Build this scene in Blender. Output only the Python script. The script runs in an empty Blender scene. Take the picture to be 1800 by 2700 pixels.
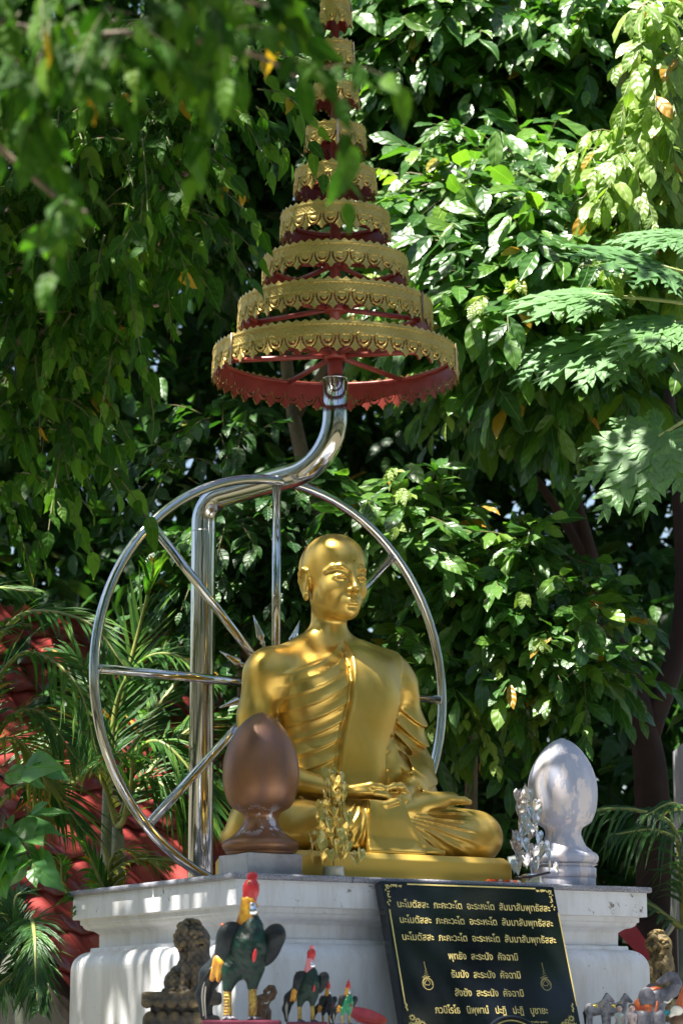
import bpy, math, random
import numpy as np
from math import sin, cos, pi, radians as R
from mathutils import Vector, Matrix
rng = np.random.default_rng(11); random.seed(5)
scn = bpy.context.scene
col = scn.collection
# ---------------------------------------------------------------- camera
F = 7000.0; PITCH = math.atan(0.2); EYE = 1.5
cam = bpy.data.cameras.new('camera'); camo = bpy.data.objects.new('camera', cam); col.objects.link(camo)
camo.location = (0, 0, EYE); camo.rotation_euler = (pi/2 + PITCH, 0, 0)
cam.sensor_fit = 'VERTICAL'; cam.sensor_height = 36; cam.sensor_width = 24; cam.lens = F/2700*36
cam.clip_start = .05; cam.clip_end = 600
cam.dof.use_dof = True; cam.dof.focus_distance = 7.55; cam.dof.aperture_fstop = 5.6
scn.camera = camo
scn.render.resolution_x = 682; scn.render.resolution_y = 1024
# ---------------------------------------------------------------- light
SUN_AZ = (-.45, -.20); SUN_EL = R(69)
sv = Vector((SUN_AZ[0], SUN_AZ[1], 0)).normalized()*cos(SUN_EL) + Vector((0, 0, sin(SUN_EL)))
world = bpy.data.worlds.new('World'); scn.world = world; world.use_nodes = True
wn = world.node_tree; bg = wn.nodes['Background']
sky = wn.nodes.new('ShaderNodeTexSky'); sky.sky_type = 'NISHITA'; sky.sun_disc = False
sky.sun_elevation = SUN_EL; sky.sun_rotation = math.atan2(sv.x, sv.y)
sky.air_density = 1.2; sky.dust_density = 2.2; sky.ozone_density = 1.2
wn.links.new(sky.outputs[0], bg.inputs[0]); bg.inputs[1].default_value = .05
sl = bpy.data.lights.new('sun', 'SUN'); sl.energy = 5.0; sl.angle = R(.53); sl.color = (1, .95, .86)
slo = bpy.data.objects.new('sun', sl); col.objects.link(slo); slo.rotation_euler = sv.to_track_quat('Z', 'Y').to_euler()
slo.location = (-3, -2, 9)
scn.view_settings.view_transform = 'Standard'; scn.view_settings.look = 'None'
scn.view_settings.exposure = 2.12; scn.view_settings.gamma = 1
scn.view_settings.use_curve_mapping = False

# ---------------------------------------------------------------- helpers
def P(px, py, Y):
    dx = (px-900)/F; dy = (1350-py)/F
    d = (dx, cos(PITCH)-dy*sin(PITCH), sin(PITCH)+dy*cos(PITCH))
    return Vector((dx*Y/d[1], Y, EYE + d[2]*Y/d[1]))
def proj(p):      # world -> photo pixel
    x, y, z = p[..., 0], p[..., 1], p[..., 2]-EYE
    fw = y*cos(PITCH)+z*sin(PITCH); up = -y*sin(PITCH)+z*cos(PITCH)
    fw = np.maximum(fw, 1e-3)
    return 900+F*x/fw, 1350-F*up/fw
YAW = math.atan2(.507, .862); CX, CY = -.2794, 7.0; ZT = 1.9385      # shrine frame: t along the front, s into the depth
def W(t, s, z): return Vector((CX+cos(YAW)*t-sin(YAW)*s, CY+sin(YAW)*t+cos(YAW)*s, z))

def tag(o, label=None, cat=None, group=None, kind=None):
    if label: o['label'] = label
    if cat: o['category'] = cat
    if group: o['group'] = group
    if kind: o['kind'] = kind
    return o
def thing(name, label, cat, loc=(0, 0, 0), rz=0, group=None, scale=1):
    o = bpy.data.objects.new(name, None); col.objects.link(o)
    o.location = loc; o.rotation_euler = (0, 0, rz); o.scale = (scale,)*3; o.empty_display_size = .1
    return tag(o, label, cat, group)
def link(name, me, parent=None, mw=None):
    o = bpy.data.objects.new(name, me); col.objects.link(o)
    if parent is not None: o.parent = parent
    if mw is not None: o.matrix_basis = mw
    return o
def copy_tree(o, parent=None):
    c = o.copy(); col.objects.link(c); c.parent = parent
    for ch in list(o.children): copy_tree(ch, c)
    return c
def npmesh(name, V, Q, mats, smooth=True, tri=False, attrs=None, uv=None):
    """V (n,3), Q (m,k) equal-size faces"""
    V = np.asarray(V, np.float32); Q = np.asarray(Q, np.int32); k = Q.shape[1]
    me = bpy.data.meshes.new(name)
    me.vertices.add(len(V)); me.vertices.foreach_set('co', V.ravel())
    me.loops.add(Q.size); me.loops.foreach_set('vertex_index', Q.ravel())
    me.polygons.add(len(Q)); me.polygons.foreach_set('loop_start', np.arange(len(Q), dtype=np.int32)*k)
    me.polygons.foreach_set('use_smooth', np.full(len(Q), smooth))
    me.update(calc_edges=True)
    if attrs:
        for an, (ty, arr) in attrs.items():
            a = me.attributes.new(an, ty, 'POINT')
            a.data.foreach_set('value' if ty == 'FLOAT' else 'vector', np.asarray(arr, np.float32).ravel())
    for m in (mats if isinstance(mats, (list, tuple)) else [mats]): me.materials.append(m)
    return me
class MB:
    def __init__(s): s.v = []; s.f = []; s.sm = []
    def add(s, v, f, smooth=True):
        b = len(s.v); s.v.extend([tuple(p) for p in v]); s.f.extend([tuple(i+b for i in q) for q in f]); s.sm.extend([smooth]*len(f)); return s
    def box(s, lo, hi, mw=None):
        v = [Vector((x, y, z)) for z in (lo[2], hi[2]) for y in (lo[1], hi[1]) for x in (lo[0], hi[0])]
        if mw is not None: v = [mw @ p for p in v]
        return s.add(v, [(0, 2, 3, 1), (4, 5, 7, 6), (0, 1, 5, 4), (2, 6, 7, 3), (0, 4, 6, 2), (1, 3, 7, 5)], False)
    def tube(s, pts, r, n=10, cap=True, closed=False, flat=1.0, up=None):
        pts = [Vector(p) for p in pts]; m = len(pts)
        rr = list(r) if hasattr(r, '__len__') else [r]*m
        v = []; nrm = None
        for i, p in enumerate(pts):
            a = pts[i-1] if (i or closed) else p; b = pts[(i+1) % m] if (i < m-1 or closed) else p
            t = (b-a).normalized()
            if nrm is None:
                nrm = t.orthogonal().normalized() if up is None else (Vector(up)-t*t.dot(Vector(up))).normalized()
            nrm = (nrm - t*nrm.dot(t)).normalized(); bn = t.cross(nrm)
            for k in range(n):
                c = 2*pi*k/n; v.append(p + (nrm*cos(c)*flat + bn*sin(c))*rr[i])
        f = [(i*n+k, i*n+(k+1) % n, ((i+1) % m)*n+(k+1) % n, ((i+1) % m)*n+k) for i in range(m if closed else m-1) for k in range(n)]
        s.add(v, f)
        if cap and not closed: b = len(s.v)-len(v); s.f += [tuple(b+k for k in range(n))[::-1], tuple(b+(m-1)*n+k for k in range(n))]; s.sm += [False, False]
        return s
    def lathe(s, prof, n=24, c=(0, 0, 0), sx=1, sy=1, wob=None):
        v = []
        for (r, z) in prof:
            for k in range(n):
                a = 2*pi*k/n; v.append((c[0]+r*cos(a)*sx, c[1]+r*sin(a)*sy, c[2]+z))
        m = len(prof)
        f = [(i*n+k, i*n+(k+1) % n, (i+1)*n+(k+1) % n, (i+1)*n+k) for i in range(m-1) for k in range(n)]
        f += [tuple(range(n))[::-1], tuple((m-1)*n+k for k in range(n))]
        return s.add(v, f)
    def ball(s, c, r, n=12, mw=None):
        r = r if hasattr(r, '__len__') else (r, r, r)
        m = n//2+1; v = []
        for i in range(m):
            th = pi*i/(m-1)
            th = min(max(th, .02), pi-.02)
            for k in range(n):
                a = 2*pi*k/n; q = Vector((r[0]*sin(th)*cos(a), r[1]*sin(th)*sin(a), -r[2]*cos(th)))
                if mw is not None: q = mw @ q
                v.append(Vector(c)+q)
        f = [(i*n+k, i*n+(k+1) % n, (i+1)*n+(k+1) % n, (i+1)*n+k) for i in range(m-1) for k in range(n)]
        f += [tuple(range(n))[::-1], tuple((m-1)*n+k for k in range(n))]
        return s.add(v, f)
    def mesh(s, name, mats, mi=None):
        me = bpy.data.meshes.new(name); me.from_pydata(s.v, [], s.f)
        me.polygons.foreach_set('use_smooth', s.sm)
        for m in (mats if isinstance(mats, (list, tuple)) else [mats]): me.materials.append(m)
        me.update(); return me
    def build(s, name, mats, parent=None, mw=None): return link(name, s.mesh(name, mats), parent, mw)
def bevel(o, w, seg=2):
    b = o.modifiers.new('b', 'BEVEL'); b.width = w; b.segments = seg; b.limit_method = 'ANGLE'; b.angle_limit = R(40); b.harden_normals = False
    return o
def catmull(pts, per=8):
    pts = [Vector(p) for p in pts]; q = [pts[0]*2-pts[1]]+pts+[pts[-1]*2-pts[-2]]; out = []
    for i in range(1, len(q)-2):
        for k in range(per):
            t = k/per; a, b, c, d = q[i-1:i+3]
            out.append(.5*((2*b)+(c-a)*t+(2*a-5*b+4*c-d)*t*t+(3*b-3*c+d-a)*t**3))
    return out+[pts[-1]]
# ---------------------------------------------------------------- materials
class N:
    def __init__(s, name):
        s.m = bpy.data.materials.new(name); s.m.use_nodes = True; s.t = s.m.node_tree
        s.b = s.t.nodes['Principled BSDF']; s.out = s.t.nodes['Material Output']
    def n(s, ty, **kw):
        x = s.t.nodes.new(ty)
        for k, v in kw.items(): setattr(x, k, v)
        return x
    def l(s, a, b): s.t.links.new(a, b)
    def coord(s, kind='Object'):
        return s.n('ShaderNodeTexCoord').outputs[kind]
    def noise(s, scale, detail=5, rough=.6, co=None, stretch=None):
        t = s.n('ShaderNodeTexNoise'); t.inputs['Scale'].default_value = scale; t.inputs['Detail'].default_value = detail; t.inputs['Roughness'].default_value = rough
        co = co or s.coord()
        if stretch:
            mp = s.n('ShaderNodeMapping'); mp.inputs['Scale'].default_value = stretch; s.l(co, mp.inputs[0]); co = mp.outputs[0]
        s.l(co, t.inputs['Vector']); return t.outputs['Fac']
    def ramp(s, fac, stops):
        r = s.n('ShaderNodeValToRGB'); e = r.color_ramp.elements
        while len(e) < len(stops): e.new(.5)
        for q, (p, c) in zip(e, stops): q.position = p; q.color = (c[0], c[1], c[2], 1) if hasattr(c, '__len__') else (c, c, c, 1)
        s.l(fac, r.inputs[0]); return r.outputs[0]
    def mix(s, fac, a, b, mode='MIX'):
        x = s.n('ShaderNodeMix', data_type='RGBA', blend_type=mode)
        for sock, v in ((x.inputs[0], fac), (x.inputs[6], a), (x.inputs[7], b)):
            if hasattr(v, 'is_output'): s.l(v, sock)
            elif hasattr(v, '__len__'): sock.default_value = (*v[:3], 1)
            else: sock.default_value = v
        return x.outputs[2]
    def math(s, op, a, b=0.0, c=None):
        x = s.n('ShaderNodeMath', operation=op)
        for sock, v in zip(x.inputs, (a, b, c)):
            if v is None: continue
            if hasattr(v, 'is_output'): s.l(v, sock)
            else: sock.default_value = v
        return x.outputs[0]
    def bump(s, h, strength=.3, dist=.002, prev=None):
        b = s.n('ShaderNodeBump'); b.inputs['Strength'].default_value = strength; b.inputs['Distance'].default_value = dist
        s.l(h, b.inputs['Height'])
        if prev is not None: s.l(prev, b.inputs['Normal'])
        s.l(b.outputs[0], s.b.inputs['Normal']); return b.outputs[0]
    def set(s, c=None, rough=None, metal=None, spec=None, coat=None):
        i = s.b.inputs
        for k, v in (('Base Color', c), ('Roughness', rough), ('Metallic', metal), ('Specular IOR Level', spec), ('Coat Weight', coat)):
            if v is None: continue
            if hasattr(v, 'is_output'): s.l(v, i[k])
            elif hasattr(v, '__len__'): i[k].default_value = (*v[:3], 1)
            else: i[k].default_value = v
        return s
def simple(name, c, rough=.5, metal=0, c2=None, scale=12, lo=.4, hi=.65, bump=0, bs=80, spec=.5, coat=0):
    m = N(name)
    if c2 is not None:
        f = m.ramp(m.noise(scale), [(lo, 0), (hi, 1)]); cc = m.mix(f, c, c2)
    else: cc = c
    m.set(cc, rough, metal, spec, coat)
    if bump: m.bump(m.noise(bs, 4), bump, .003)
    return m.m
def mk_gold(name, c, c2, rough=.34, metal=.8, worn=(.28, .2, .12)):
    m = N(name)
    f = m.ramp(m.noise(5, 4), [(.35, 0), (.7, 1)])
    cc = m.mix(f, c, c2)
    w = m.ramp(m.noise(38, 6, .7), [(.70, 0), (.74, 1)])
    cc = m.mix(m.math('MULTIPLY', w, .6), cc, worn)
    r = m.math('MULTIPLY_ADD', m.noise(14, 5), .22, rough-.1)
    m.set(cc, r, metal); m.bump(m.noise(45, 5, .6), .10, .004); return m.m
M_GOLD = mk_gold('gold_paint', (.53, .34, .06), (.64, .45, .125))
M_GOLDBASE = mk_gold('gold_base_paint', (.64, .43, .08), (.58, .40, .10), .42, .55)
def mk_bandgold():
    m = N('embossed_gold')
    f = m.ramp(m.noise(9, 5), [(.35, 0), (.7, 1)])
    cc = m.mix(f, (.56, .42, .13), (.42, .30, .085))
    w = m.ramp(m.noise(22, 6, .7), [(.66, 0), (.72, 1)])
    cc = m.mix(m.math('MULTIPLY', w, .7), cc, (.42, .35, .33))
    m.set(cc, .42, .75); m.bump(m.noise(150, 3), .35, .003); return m.m
M_BAND = mk_bandgold()
def mk_red():
    m = N('red_oxide_paint')
    f = m.ramp(m.noise(11, 5), [(.4, 0), (.7, 1)]); cc = m.mix(f, (.20, .022, .015), (.27, .045, .03))
    w = m.ramp(m.noise(26, 7, .75), [(.63, 0), (.69, 1)]); cc = m.mix(m.math('MULTIPLY', w, .65), cc, (.42, .30, .32))
    m.set(cc, .45, 0); m.bump(m.noise(60), .2, .003); return m.m
M_RED = mk_red()
def mk_steel():
    m = N('polished_steel')
    r = m.math('MULTIPLY_ADD', m.noise(30, 5, .7), .10, .05)
    f = m.ramp(m.noise(18, 6, .75), [(.60, 0), (.72, 1)])
    cc = m.mix(m.math('MULTIPLY', f, .45), (.58, .58, .58), (.33, .29, .24))
    m.set(cc, r, 1); m.bump(m.noise(7, 2, .4), .05, .01); return m.m
M_STEEL = mk_steel()
def mk_granite():
    m = N('grey_granite')
    a = m.noise(260, 3, .8); cc = m.ramp(a, [(.36, (.09, .09, .12)), (.5, (.26, .26, .31)), (.62, (.50, .50, .56))])
    d = m.ramp(m.noise(7, 5), [(.42, 0), (.68, 1)]); cc = m.mix(m.math('MULTIPLY', d, .55), cc, (.10, .09, .085))
    m.set(cc, .38, 0); m.bump(m.noise(200), .15, .001); return m.m
M_GRANITE = mk_granite()
def mk_wall():
    m = N('white_masonry_paint')
    cc = m.mix(m.ramp(m.noise(2.6, 5), [(.35, 0), (.75, 1)]), (.76, .765, .80), (.70, .70, .715))
    st = m.ramp(m.noise(6, 7, .72, stretch=(2.2, 2.2, .45)), [(.47, 0), (.72, 1)])
    cc = m.mix(m.math('MULTIPLY', st, .6), cc, (.46, .42, .36))
    g = m.n('ShaderNodeSeparateXYZ'); m.l(m.coord(), g.inputs[0])
    band = m.math('MULTIPLY', m.ramp(m.math('MULTIPLY_ADD', g.outputs[2], 1.0, .62), [(.50, 0), (.54, 1)]), 1.0)
    ch = m.ramp(m.noise(34, 6, .72), [(.60, 0), (.64, 1)])
    big = m.ramp(m.noise(4.2, 2, .5), [(.50, 0), (.60, 1)])
    cc = m.mix(m.math('MULTIPLY', m.math('MULTIPLY', ch, big), band), cc, (.19, .15, .12))
    ch2 = m.ramp(m.noise(75, 2, .5), [(.74, 0), (.77, 1)])
    cc = m.mix(m.math('MULTIPLY', ch2, .7), cc, (.25, .19, .15))
    m.set(cc, .42, 0); m.bump(m.noise(26, 6), .12, .004); return m.m
M_WALL = mk_wall()
def mk_finial(name, base, base2, chip, lo, hi, metal, rough, zc=None, streak=(3, 3, 1)):
    m = N(name)
    cc = m.mix(m.ramp(m.noise(5, 5, stretch=streak), [(.35, 0), (.7, 1)]), base, base2)
    f = m.ramp(m.noise(9, 7, .7, stretch=streak), [(lo, 0), (hi, 1)])
    if zc:
        g = m.n('ShaderNodeSeparateXYZ'); m.l(m.coord(), g.inputs[0])
        w = m.ramp(m.math('ABSOLUTE', m.math('SUBTRACT', g.outputs[2], zc[0])), [(zc[1]*.4, 1), (zc[1], 0)])
        f = m.math('MULTIPLY', f, w)
    cc = m.mix(f, cc, chip); m.set(cc, rough, metal); m.bump(m.noise(30, 6), .2, .003); return m.m
M_COPPER = mk_finial('brown_bronze_paint', (.30, .135, .055), (.17, .095, .075), (.62, .60, .66), .54, .56, .45, .38, (.150, .045))
M_SILVER = mk_finial('silver_paint', (.33, .36, .47), (.52, .52, .60), (.66, .60, .61), .50, .54, .05, .52, None, (2.2, 2.2, .7))
M_BRASS = simple('gold_foil', (.70, .50, .13), .25, .9)
M_FOIL = simple('silver_foil', (.72, .74, .80), .16, 1.0)
M_CLEAR = simple('pale_foil', (.70, .66, .62), .25, .6)
M_BLACK = N('black_granite').set((.008, .010, .014), .07, 0, .6).m
M_SEAM = simple('dull_pink_solder', (.40, .33, .34), .5, .2, (.55, .42, .16), 60)
M_LETTER = simple('gold_letter_paint', (.78, .62, .22), .45, .1)
M_STEM = simple('bark_light', (.16, .12, .075), .8, 0, (.07, .055, .04), 9, bump=.5, bs=40)
M_TWIG = simple('green_twig', (.13, .15, .04), .6, 0, (.10, .07, .03), 9)

# ---------------------------------------------------------------- signed-distance modelling
def axis(*seg):      # (lo, hi, step) pieces -> one coordinate array
    out = [np.array([seg[0][0]])]
    for lo, hi, h in seg: n = max(1, int(round((hi-lo)/h))); out.append(np.linspace(lo, hi, n+1)[1:])
    return np.concatenate(out).astype(np.float32)
def smin(a, b, k):
    h = np.maximum(k-np.abs(a-b), 0)/k
    return np.minimum(a, b)-h*h*(k*.25)
def vlen(x, y, z): return np.sqrt(x*x+y*y+z*z)
def basis(rot):
    return np.array(rot.to_3x3() if hasattr(rot, 'to_3x3') else rot, float)
def ell(c, r, rot=None):
    def f(X, Y, Z):
        x, y, z = X-c[0], Y-c[1], Z-c[2]
        if rot is not None:
            m = basis(rot); x, y, z = (m[0, 0]*x+m[1, 0]*y+m[2, 0]*z, m[0, 1]*x+m[1, 1]*y+m[2, 1]*z, m[0, 2]*x+m[1, 2]*y+m[2, 2]*z)
        k0 = vlen(x/r[0], y/r[1], z/r[2]); k1 = vlen(x/r[0]**2, y/r[1]**2, z/r[2]**2)
        return k0*(k0-1)/np.maximum(k1, 1e-6)
    m = max(r); return f, (np.array(c)-m, np.array(c)+m)
def cap(a, b, ra, rb=None, sq=None):
    rb = ra if rb is None else rb; a = np.array(a, float); b = np.array(b, float)
    def f(X, Y, Z):
        d = b-a; L = (d*d).sum(); x, y, z = X-a[0], Y-a[1], Z-a[2]
        t = np.clip((x*d[0]+y*d[1]+z*d[2])/L, 0, 1)
        x, y, z = x-t*d[0], y-t*d[1], z-t*d[2]
        if sq: x, y, z = x/sq[0], y/sq[1], z/sq[2]
        return vlen(x, y, z)-(ra+(rb-ra)*t)
    m = max(ra, rb)*max(1, max(sq) if sq else 1); return f, (np.minimum(a, b)-m, np.maximum(a, b)+m)
def rbox(c, r, rad=.01, rot=None):
    def f(X, Y, Z):
        x, y, z = X-c[0], Y-c[1], Z-c[2]
        if rot is not None:
            m = basis(rot); x, y, z = (m[0, 0]*x+m[1, 0]*y+m[2, 0]*z, m[0, 1]*x+m[1, 1]*y+m[2, 1]*z, m[0, 2]*x+m[1, 2]*y+m[2, 2]*z)
        x, y, z = np.abs(x)-r[0]+rad, np.abs(y)-r[1]+rad, np.abs(z)-r[2]+rad
        return vlen(np.maximum(x, 0), np.maximum(y, 0), np.maximum(z, 0))+np.minimum(np.maximum(x, np.maximum(y, z)), 0)-rad
    m = math.sqrt(sum(q*q for q in r)); return f, (np.array(c)-m, np.array(c)+m)
class SDF:
    def __init__(s, ax, ay, az):
        s.ax = [ax, ay, az]; s.D = np.full((len(ax), len(ay), len(az)), .15, np.float32)
    @staticmethod
    def cube(lo, hi, h): return SDF(axis((lo[0], hi[0], h)), axis((lo[1], hi[1], h)), axis((lo[2], hi[2], h)))
    def sl(s, lo, hi):
        out = []
        for a, l, h in zip(s.ax, lo, hi):
            i = max(0, int(np.searchsorted(a, l))-1); j = min(len(a), int(np.searchsorted(a, h))+2); out.append(slice(i, max(j, i+1)))
        return tuple(out)
    def grids(s, sl):
        return (s.ax[0][sl[0]][:, None, None], s.ax[1][sl[1]][None, :, None], s.ax[2][sl[2]][None, None, :])
    def u(s, prim, k=.01, mirror=False, warp=None):
        f, (lo, hi) = prim
        sl = s.sl(lo-k-.02, hi+k+.02); X, Y, Z = s.grids(sl)
        d = f(X, Y, Z)
        if warp is not None: d = d-warp(X, Y, Z)
        s.D[sl] = smin(s.D[sl], d, k)
        if mirror:
            lo2, hi2 = np.array((-hi[0], lo[1], lo[2])), np.array((-lo[0], hi[1], hi[2]))
            sl = s.sl(lo2-k-.02, hi2+k+.02); X, Y, Z = s.grids(sl)
            s.D[sl] = smin(s.D[sl], f(-X, Y, Z), k)
        return s
    def cut(s, prim, k=.005, mirror=False):
        f, (lo, hi) = prim
        for mi in ((0, 1) if mirror else (0,)):
            l2, h2 = (lo, hi) if not mi else (np.array((-hi[0], lo[1], lo[2])), np.array((-lo[0], hi[1], hi[2])))
            sl = s.sl(l2-k-.02, h2+k+.02); X, Y, Z = s.grids(sl)
            s.D[sl] = -smin(-s.D[sl], f(-X if mi else X, Y, Z), k)
        return s
    def off(s, g, lo, hi):
        sl = s.sl(lo, hi); X, Y, Z = s.grids(sl); s.D[sl] -= g(X, Y, Z); return s
    def chain(s, pts, rs, k=.01, mirror=False):
        for i in range(len(pts)-1): s.u(cap(pts[i], pts[i+1], rs[i], rs[i+1]), k, mirror)
        return s
    def mesh(s):
        D = s.D; neg = D < 0; c = neg[:-1, :-1, :-1]
        anyn = np.zeros_like(c); alln = np.ones_like(c)
        offs = [(i, j, k) for i in (0, 1) for j in (0, 1) for k in (0, 1)]
        nx, ny, nz = D.shape
        for (i, j, k) in offs:
            q = neg[i:nx-1+i, j:ny-1+j, k:nz-1+k]; anyn |= q; alln &= q
        act = anyn & ~alln; I = np.argwhere(act)
        ids = np.full(act.shape, -1, np.int32); ids[act] = np.arange(len(I))
        vals = {o: D[I[:, 0]+o[0], I[:, 1]+o[1], I[:, 2]+o[2]] for o in offs}
        acc = np.zeros((len(I), 3)); cnt = np.zeros(len(I))
        for o in offs:
            for a in range(3):
                if o[a]: continue
                o2 = list(o); o2[a] = 1; o2 = tuple(o2); va, vb = vals[o], vals[o2]
                m = (va < 0) != (vb < 0); t = np.where(m, va/np.where(m, va-vb, 1), 0)
                p = np.tile(np.array(o, float), (len(I), 1)); p[:, a] += t
                acc[m] += p[m]; cnt[m] += 1
        fr = acc/cnt[:, None]
        V = np.stack([s.ax[a][I[:, a]]*(1-fr[:, a])+s.ax[a][I[:, a]+1]*fr[:, a] for a in range(3)], 1)
        Q = []
        for a in range(3):
            b, c2 = (a+1) % 3, (a+2) % 3
            sa = [slice(1, -1)]*3; sa[a] = slice(0, -1); sb = [slice(1, -1)]*3; sb[a] = slice(1, None)
            A, B = neg[tuple(sa)], neg[tuple(sb)]
            for flip in (0, 1):
                E = np.argwhere((A & ~B) if not flip else (~A & B))
                base = E.copy(); base[:, b] += 1; base[:, c2] += 1
                def cid(db, dc):
                    q = base.copy(); q[:, b] -= db; q[:, c2] -= dc
                    return ids[q[:, 0], q[:, 1], q[:, 2]]
                q = np.stack([cid(1, 1), cid(0, 1), cid(0, 0), cid(1, 0)], 1)
                Q.append(q if not flip else q[:, ::-1])
        Q = np.concatenate(Q); Q = Q[(Q >= 0).all(1)]
        return V, Q
    def build(s, name, mat, parent=None, relax=1):
        V, Q = s.mesh()
        for _ in range(relax):      # light laplacian
            ii = Q.ravel(); nb = np.roll(Q, 1, 1).ravel(); nc = np.roll(Q, -1, 1).ravel()
            n = np.bincount(ii, minlength=len(V))*2.0
            acc = np.stack([np.bincount(ii, V[nb, a]+V[nc, a], len(V)) for a in range(3)], 1)
            V = V*.5+acc/np.maximum(n, 1)[:, None]*.5
        return link(name, npmesh(name, V, Q, mat), parent)
def sstep(e0, e1, x):
    t = np.clip((x-e0)/(e1-e0), 0, 1); return t*t*(3-2*t)

# ---------------------------------------------------------------- plinth
def fillet(pts, rad, per=7):
    pts = [Vector(p) for p in pts]; out = [pts[0]]
    for i in range(1, len(pts)-1):
        a, b, c = pts[i-1:i+2]; d1 = (a-b).normalized(); d2 = (c-b).normalized()
        ang = d1.angle(d2); r = rad[i-1] if hasattr(rad, '__len__') else rad
        L = r/math.tan(ang/2); p1 = b+d1*L; p2 = b+d2*L; cen = b+(d1+d2).normalized()*(r/sin(ang/2))
        v1 = p1-cen; v2 = p2-cen; th = v1.angle(v2)
        for k in range(per+1):
            t = k/per; out.append(cen+(v1*sin((1-t)*th)+v2*sin(t*th))/sin(th))
    return out+[pts[-1]]
LT, LS = 1.36, 1.04
pl = thing('shrine_plinth', 'white moulded masonry plinth with grey granite top under the golden seated statue', 'plinth', W(0, 0, 0), YAW)
def ringloft(prof, name, mat, parent):
    mb = MB(); v = []
    for (o, z) in prof: v += [(o, o, z), (LT-o, o, z), (LT-o, LS-o, z), (o, LS-o, z)]
    f = [(i*4+k, i*4+(k+1) % 4, i*4+4+(k+1) % 4, i*4+4+k) for i in range(len(prof)-1) for k in range(4)]
    mb.add(v, [q[::-1] for q in f], False); return mb
zt = ZT
def arc(o0, z0, o1, z1, bulge, n=6):
    out = []
    for k in range(1, n+1):
        t = k/n; out.append((o0+(o1-o0)*(sin(t*pi/2) if bulge else 1-cos(t*pi/2)), z0+(z1-z0)*((1-cos(t*pi/2)) if bulge else sin(t*pi/2))))
    return out
prof = [(.012, -.0165), (.012, -.085), (.0285, -.0855), (.0285, -.100), (.034, -.101)]+arc(.034, -.101, .055, -.117, False)+[(.058, -.118), (.072, -.1285), (.073, -.166), (.0525, -.1665), (.0515, -.178)]
prof += [(o, z) for o, z in arc(.0515, -.178, .0095, -.232, True, 9)]+[(.009, -.36), (.009, -.70), (-.03, -.71), (-.03, -1.95)]
# finer fascia so the light can be uneven on it
mb = ringloft([(o, zt+z) for o, z in prof], 'moulding', M_WALL, pl)
mb.add([(.012, .012, zt-.0165), (LT-.012, .012, zt-.0165), (LT-.012, LS-.012, zt-.0165), (.012, LS-.012, zt-.0165)], [(0, 1, 2, 3)], False)
body_o = mb.build('plinth_body', M_WALL, pl, Matrix.Identity(4))
me = body_o.data
# object coordinates start at the slab, so the paint chips sit on the fascia
body_o.location = (0, 0, zt); me.transform(Matrix.Translation((0, 0, -zt))); bevel(body_o, .0025, 2)
def slab(x0, y0, x1, y1):
    m = MB().box((x0, y0, -.0165), (x1, y1, 0)); o = m.build('granite_slab', M_GRANITE, pl, Matrix.Translation((0, 0, zt))); bevel(o, .006, 3)
slab(0, 0, .36, .50); slab(0, .5015, .36, LS); slab(.3615, 0, .893, .50); slab(.8945, 0, LT, .50); slab(.3615, .5015, LT, LS)
# hidden core top between mouldings is the slab itself
led = MB().box((-1.3, 5.35, 1.30), (2.3, 6.85, 1.50)); led.box((.75, 6.8505, 1.30), (2.3, 7.38, 1.4995)); led.box((-1.2, 5.45, 0.0), (2.2, 6.78, 1.299))
lo = led.build('offering_ledge', M_WALL); tag(lo, 'low white ledge in front of the plinth on which the animal figurines stand', 'ledge'); bevel(lo, .01)

# ---------------------------------------------------------------- wheel
wh = thing('dharma_wheel', 'large polished steel eight-spoked wheel standing behind the golden statue', 'wheel', W(.552, .777, ZT), R(35.3))
WR, ZC = .630, .620
ri = MB().tube([(WR*cos(a), 0, ZC+WR*sin(a)) for a in np.linspace(0, 2*pi, 97)[:-1]], .0150, 16, closed=True, up=(0, 1, 0)); ri.build('rim', M_STEEL, wh)
for k in range(8):
    a = k*pi/4; p = [(r*cos(a), 0, ZC+r*sin(a)) for r in (.05, .3, WR-.010)]
    sp = MB().tube(p, .0138, 14).build('spoke', M_STEEL, wh)
    wm = MB().tube([((WR-.016)*cos(a)*1, 0, ZC+(WR-.016)*sin(a)), ((WR-.0115)*cos(a), 0, ZC+(WR-.0115)*sin(a))], .0158, 14).build('weld', M_STEEL, sp)
    a += pi/8
    q = lambda r: (r*cos(a), -.004, ZC+r*sin(a))
    prof_ = [(.05, .005), (.115, .005), (.128, .0055), (.134, .009), (.140, .006), (.146, .008), (.152, .0135), (.158, .0125), (.19, .0065), (.222, .0008)]
    MB().tube([q(r) for r, _ in prof_], [w for _, w in prof_], 12).build('spear_tip', M_STEEL, wh)
MB().tube([(0, -.03, ZC), (0, .03, ZC)], .075, 24).build('hub', M_STEEL, wh)
MB().box((-.05, -.03, -.0), (.05, .03, .012)).build('foot', M_STEEL, wh)

# ---------------------------------------------------------------- tiered umbrella on its bent steel post
UC = Vector((-.019, 7.88, 0))
um = thing('tiered_umbrella', 'nine-tiered gold filigree ceremonial umbrella on a bent steel post over the statue', 'umbrella', (UC.x, UC.y, ZT), 0)
def loc(p): return Vector(p)-Vector((UC.x, UC.y, ZT))
pb = Vector((-.4300, 8.15, .01))
yb = pb.y
path = fillet([pb, P(527.5, 1322, yb), P(868, 1216, UC.y+.0), P(883, 1000, UC.y)], [.085, .165], 12)
path[-1] = Vector((UC.x, UC.y, P(883, 986, UC.y).z)); 
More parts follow.
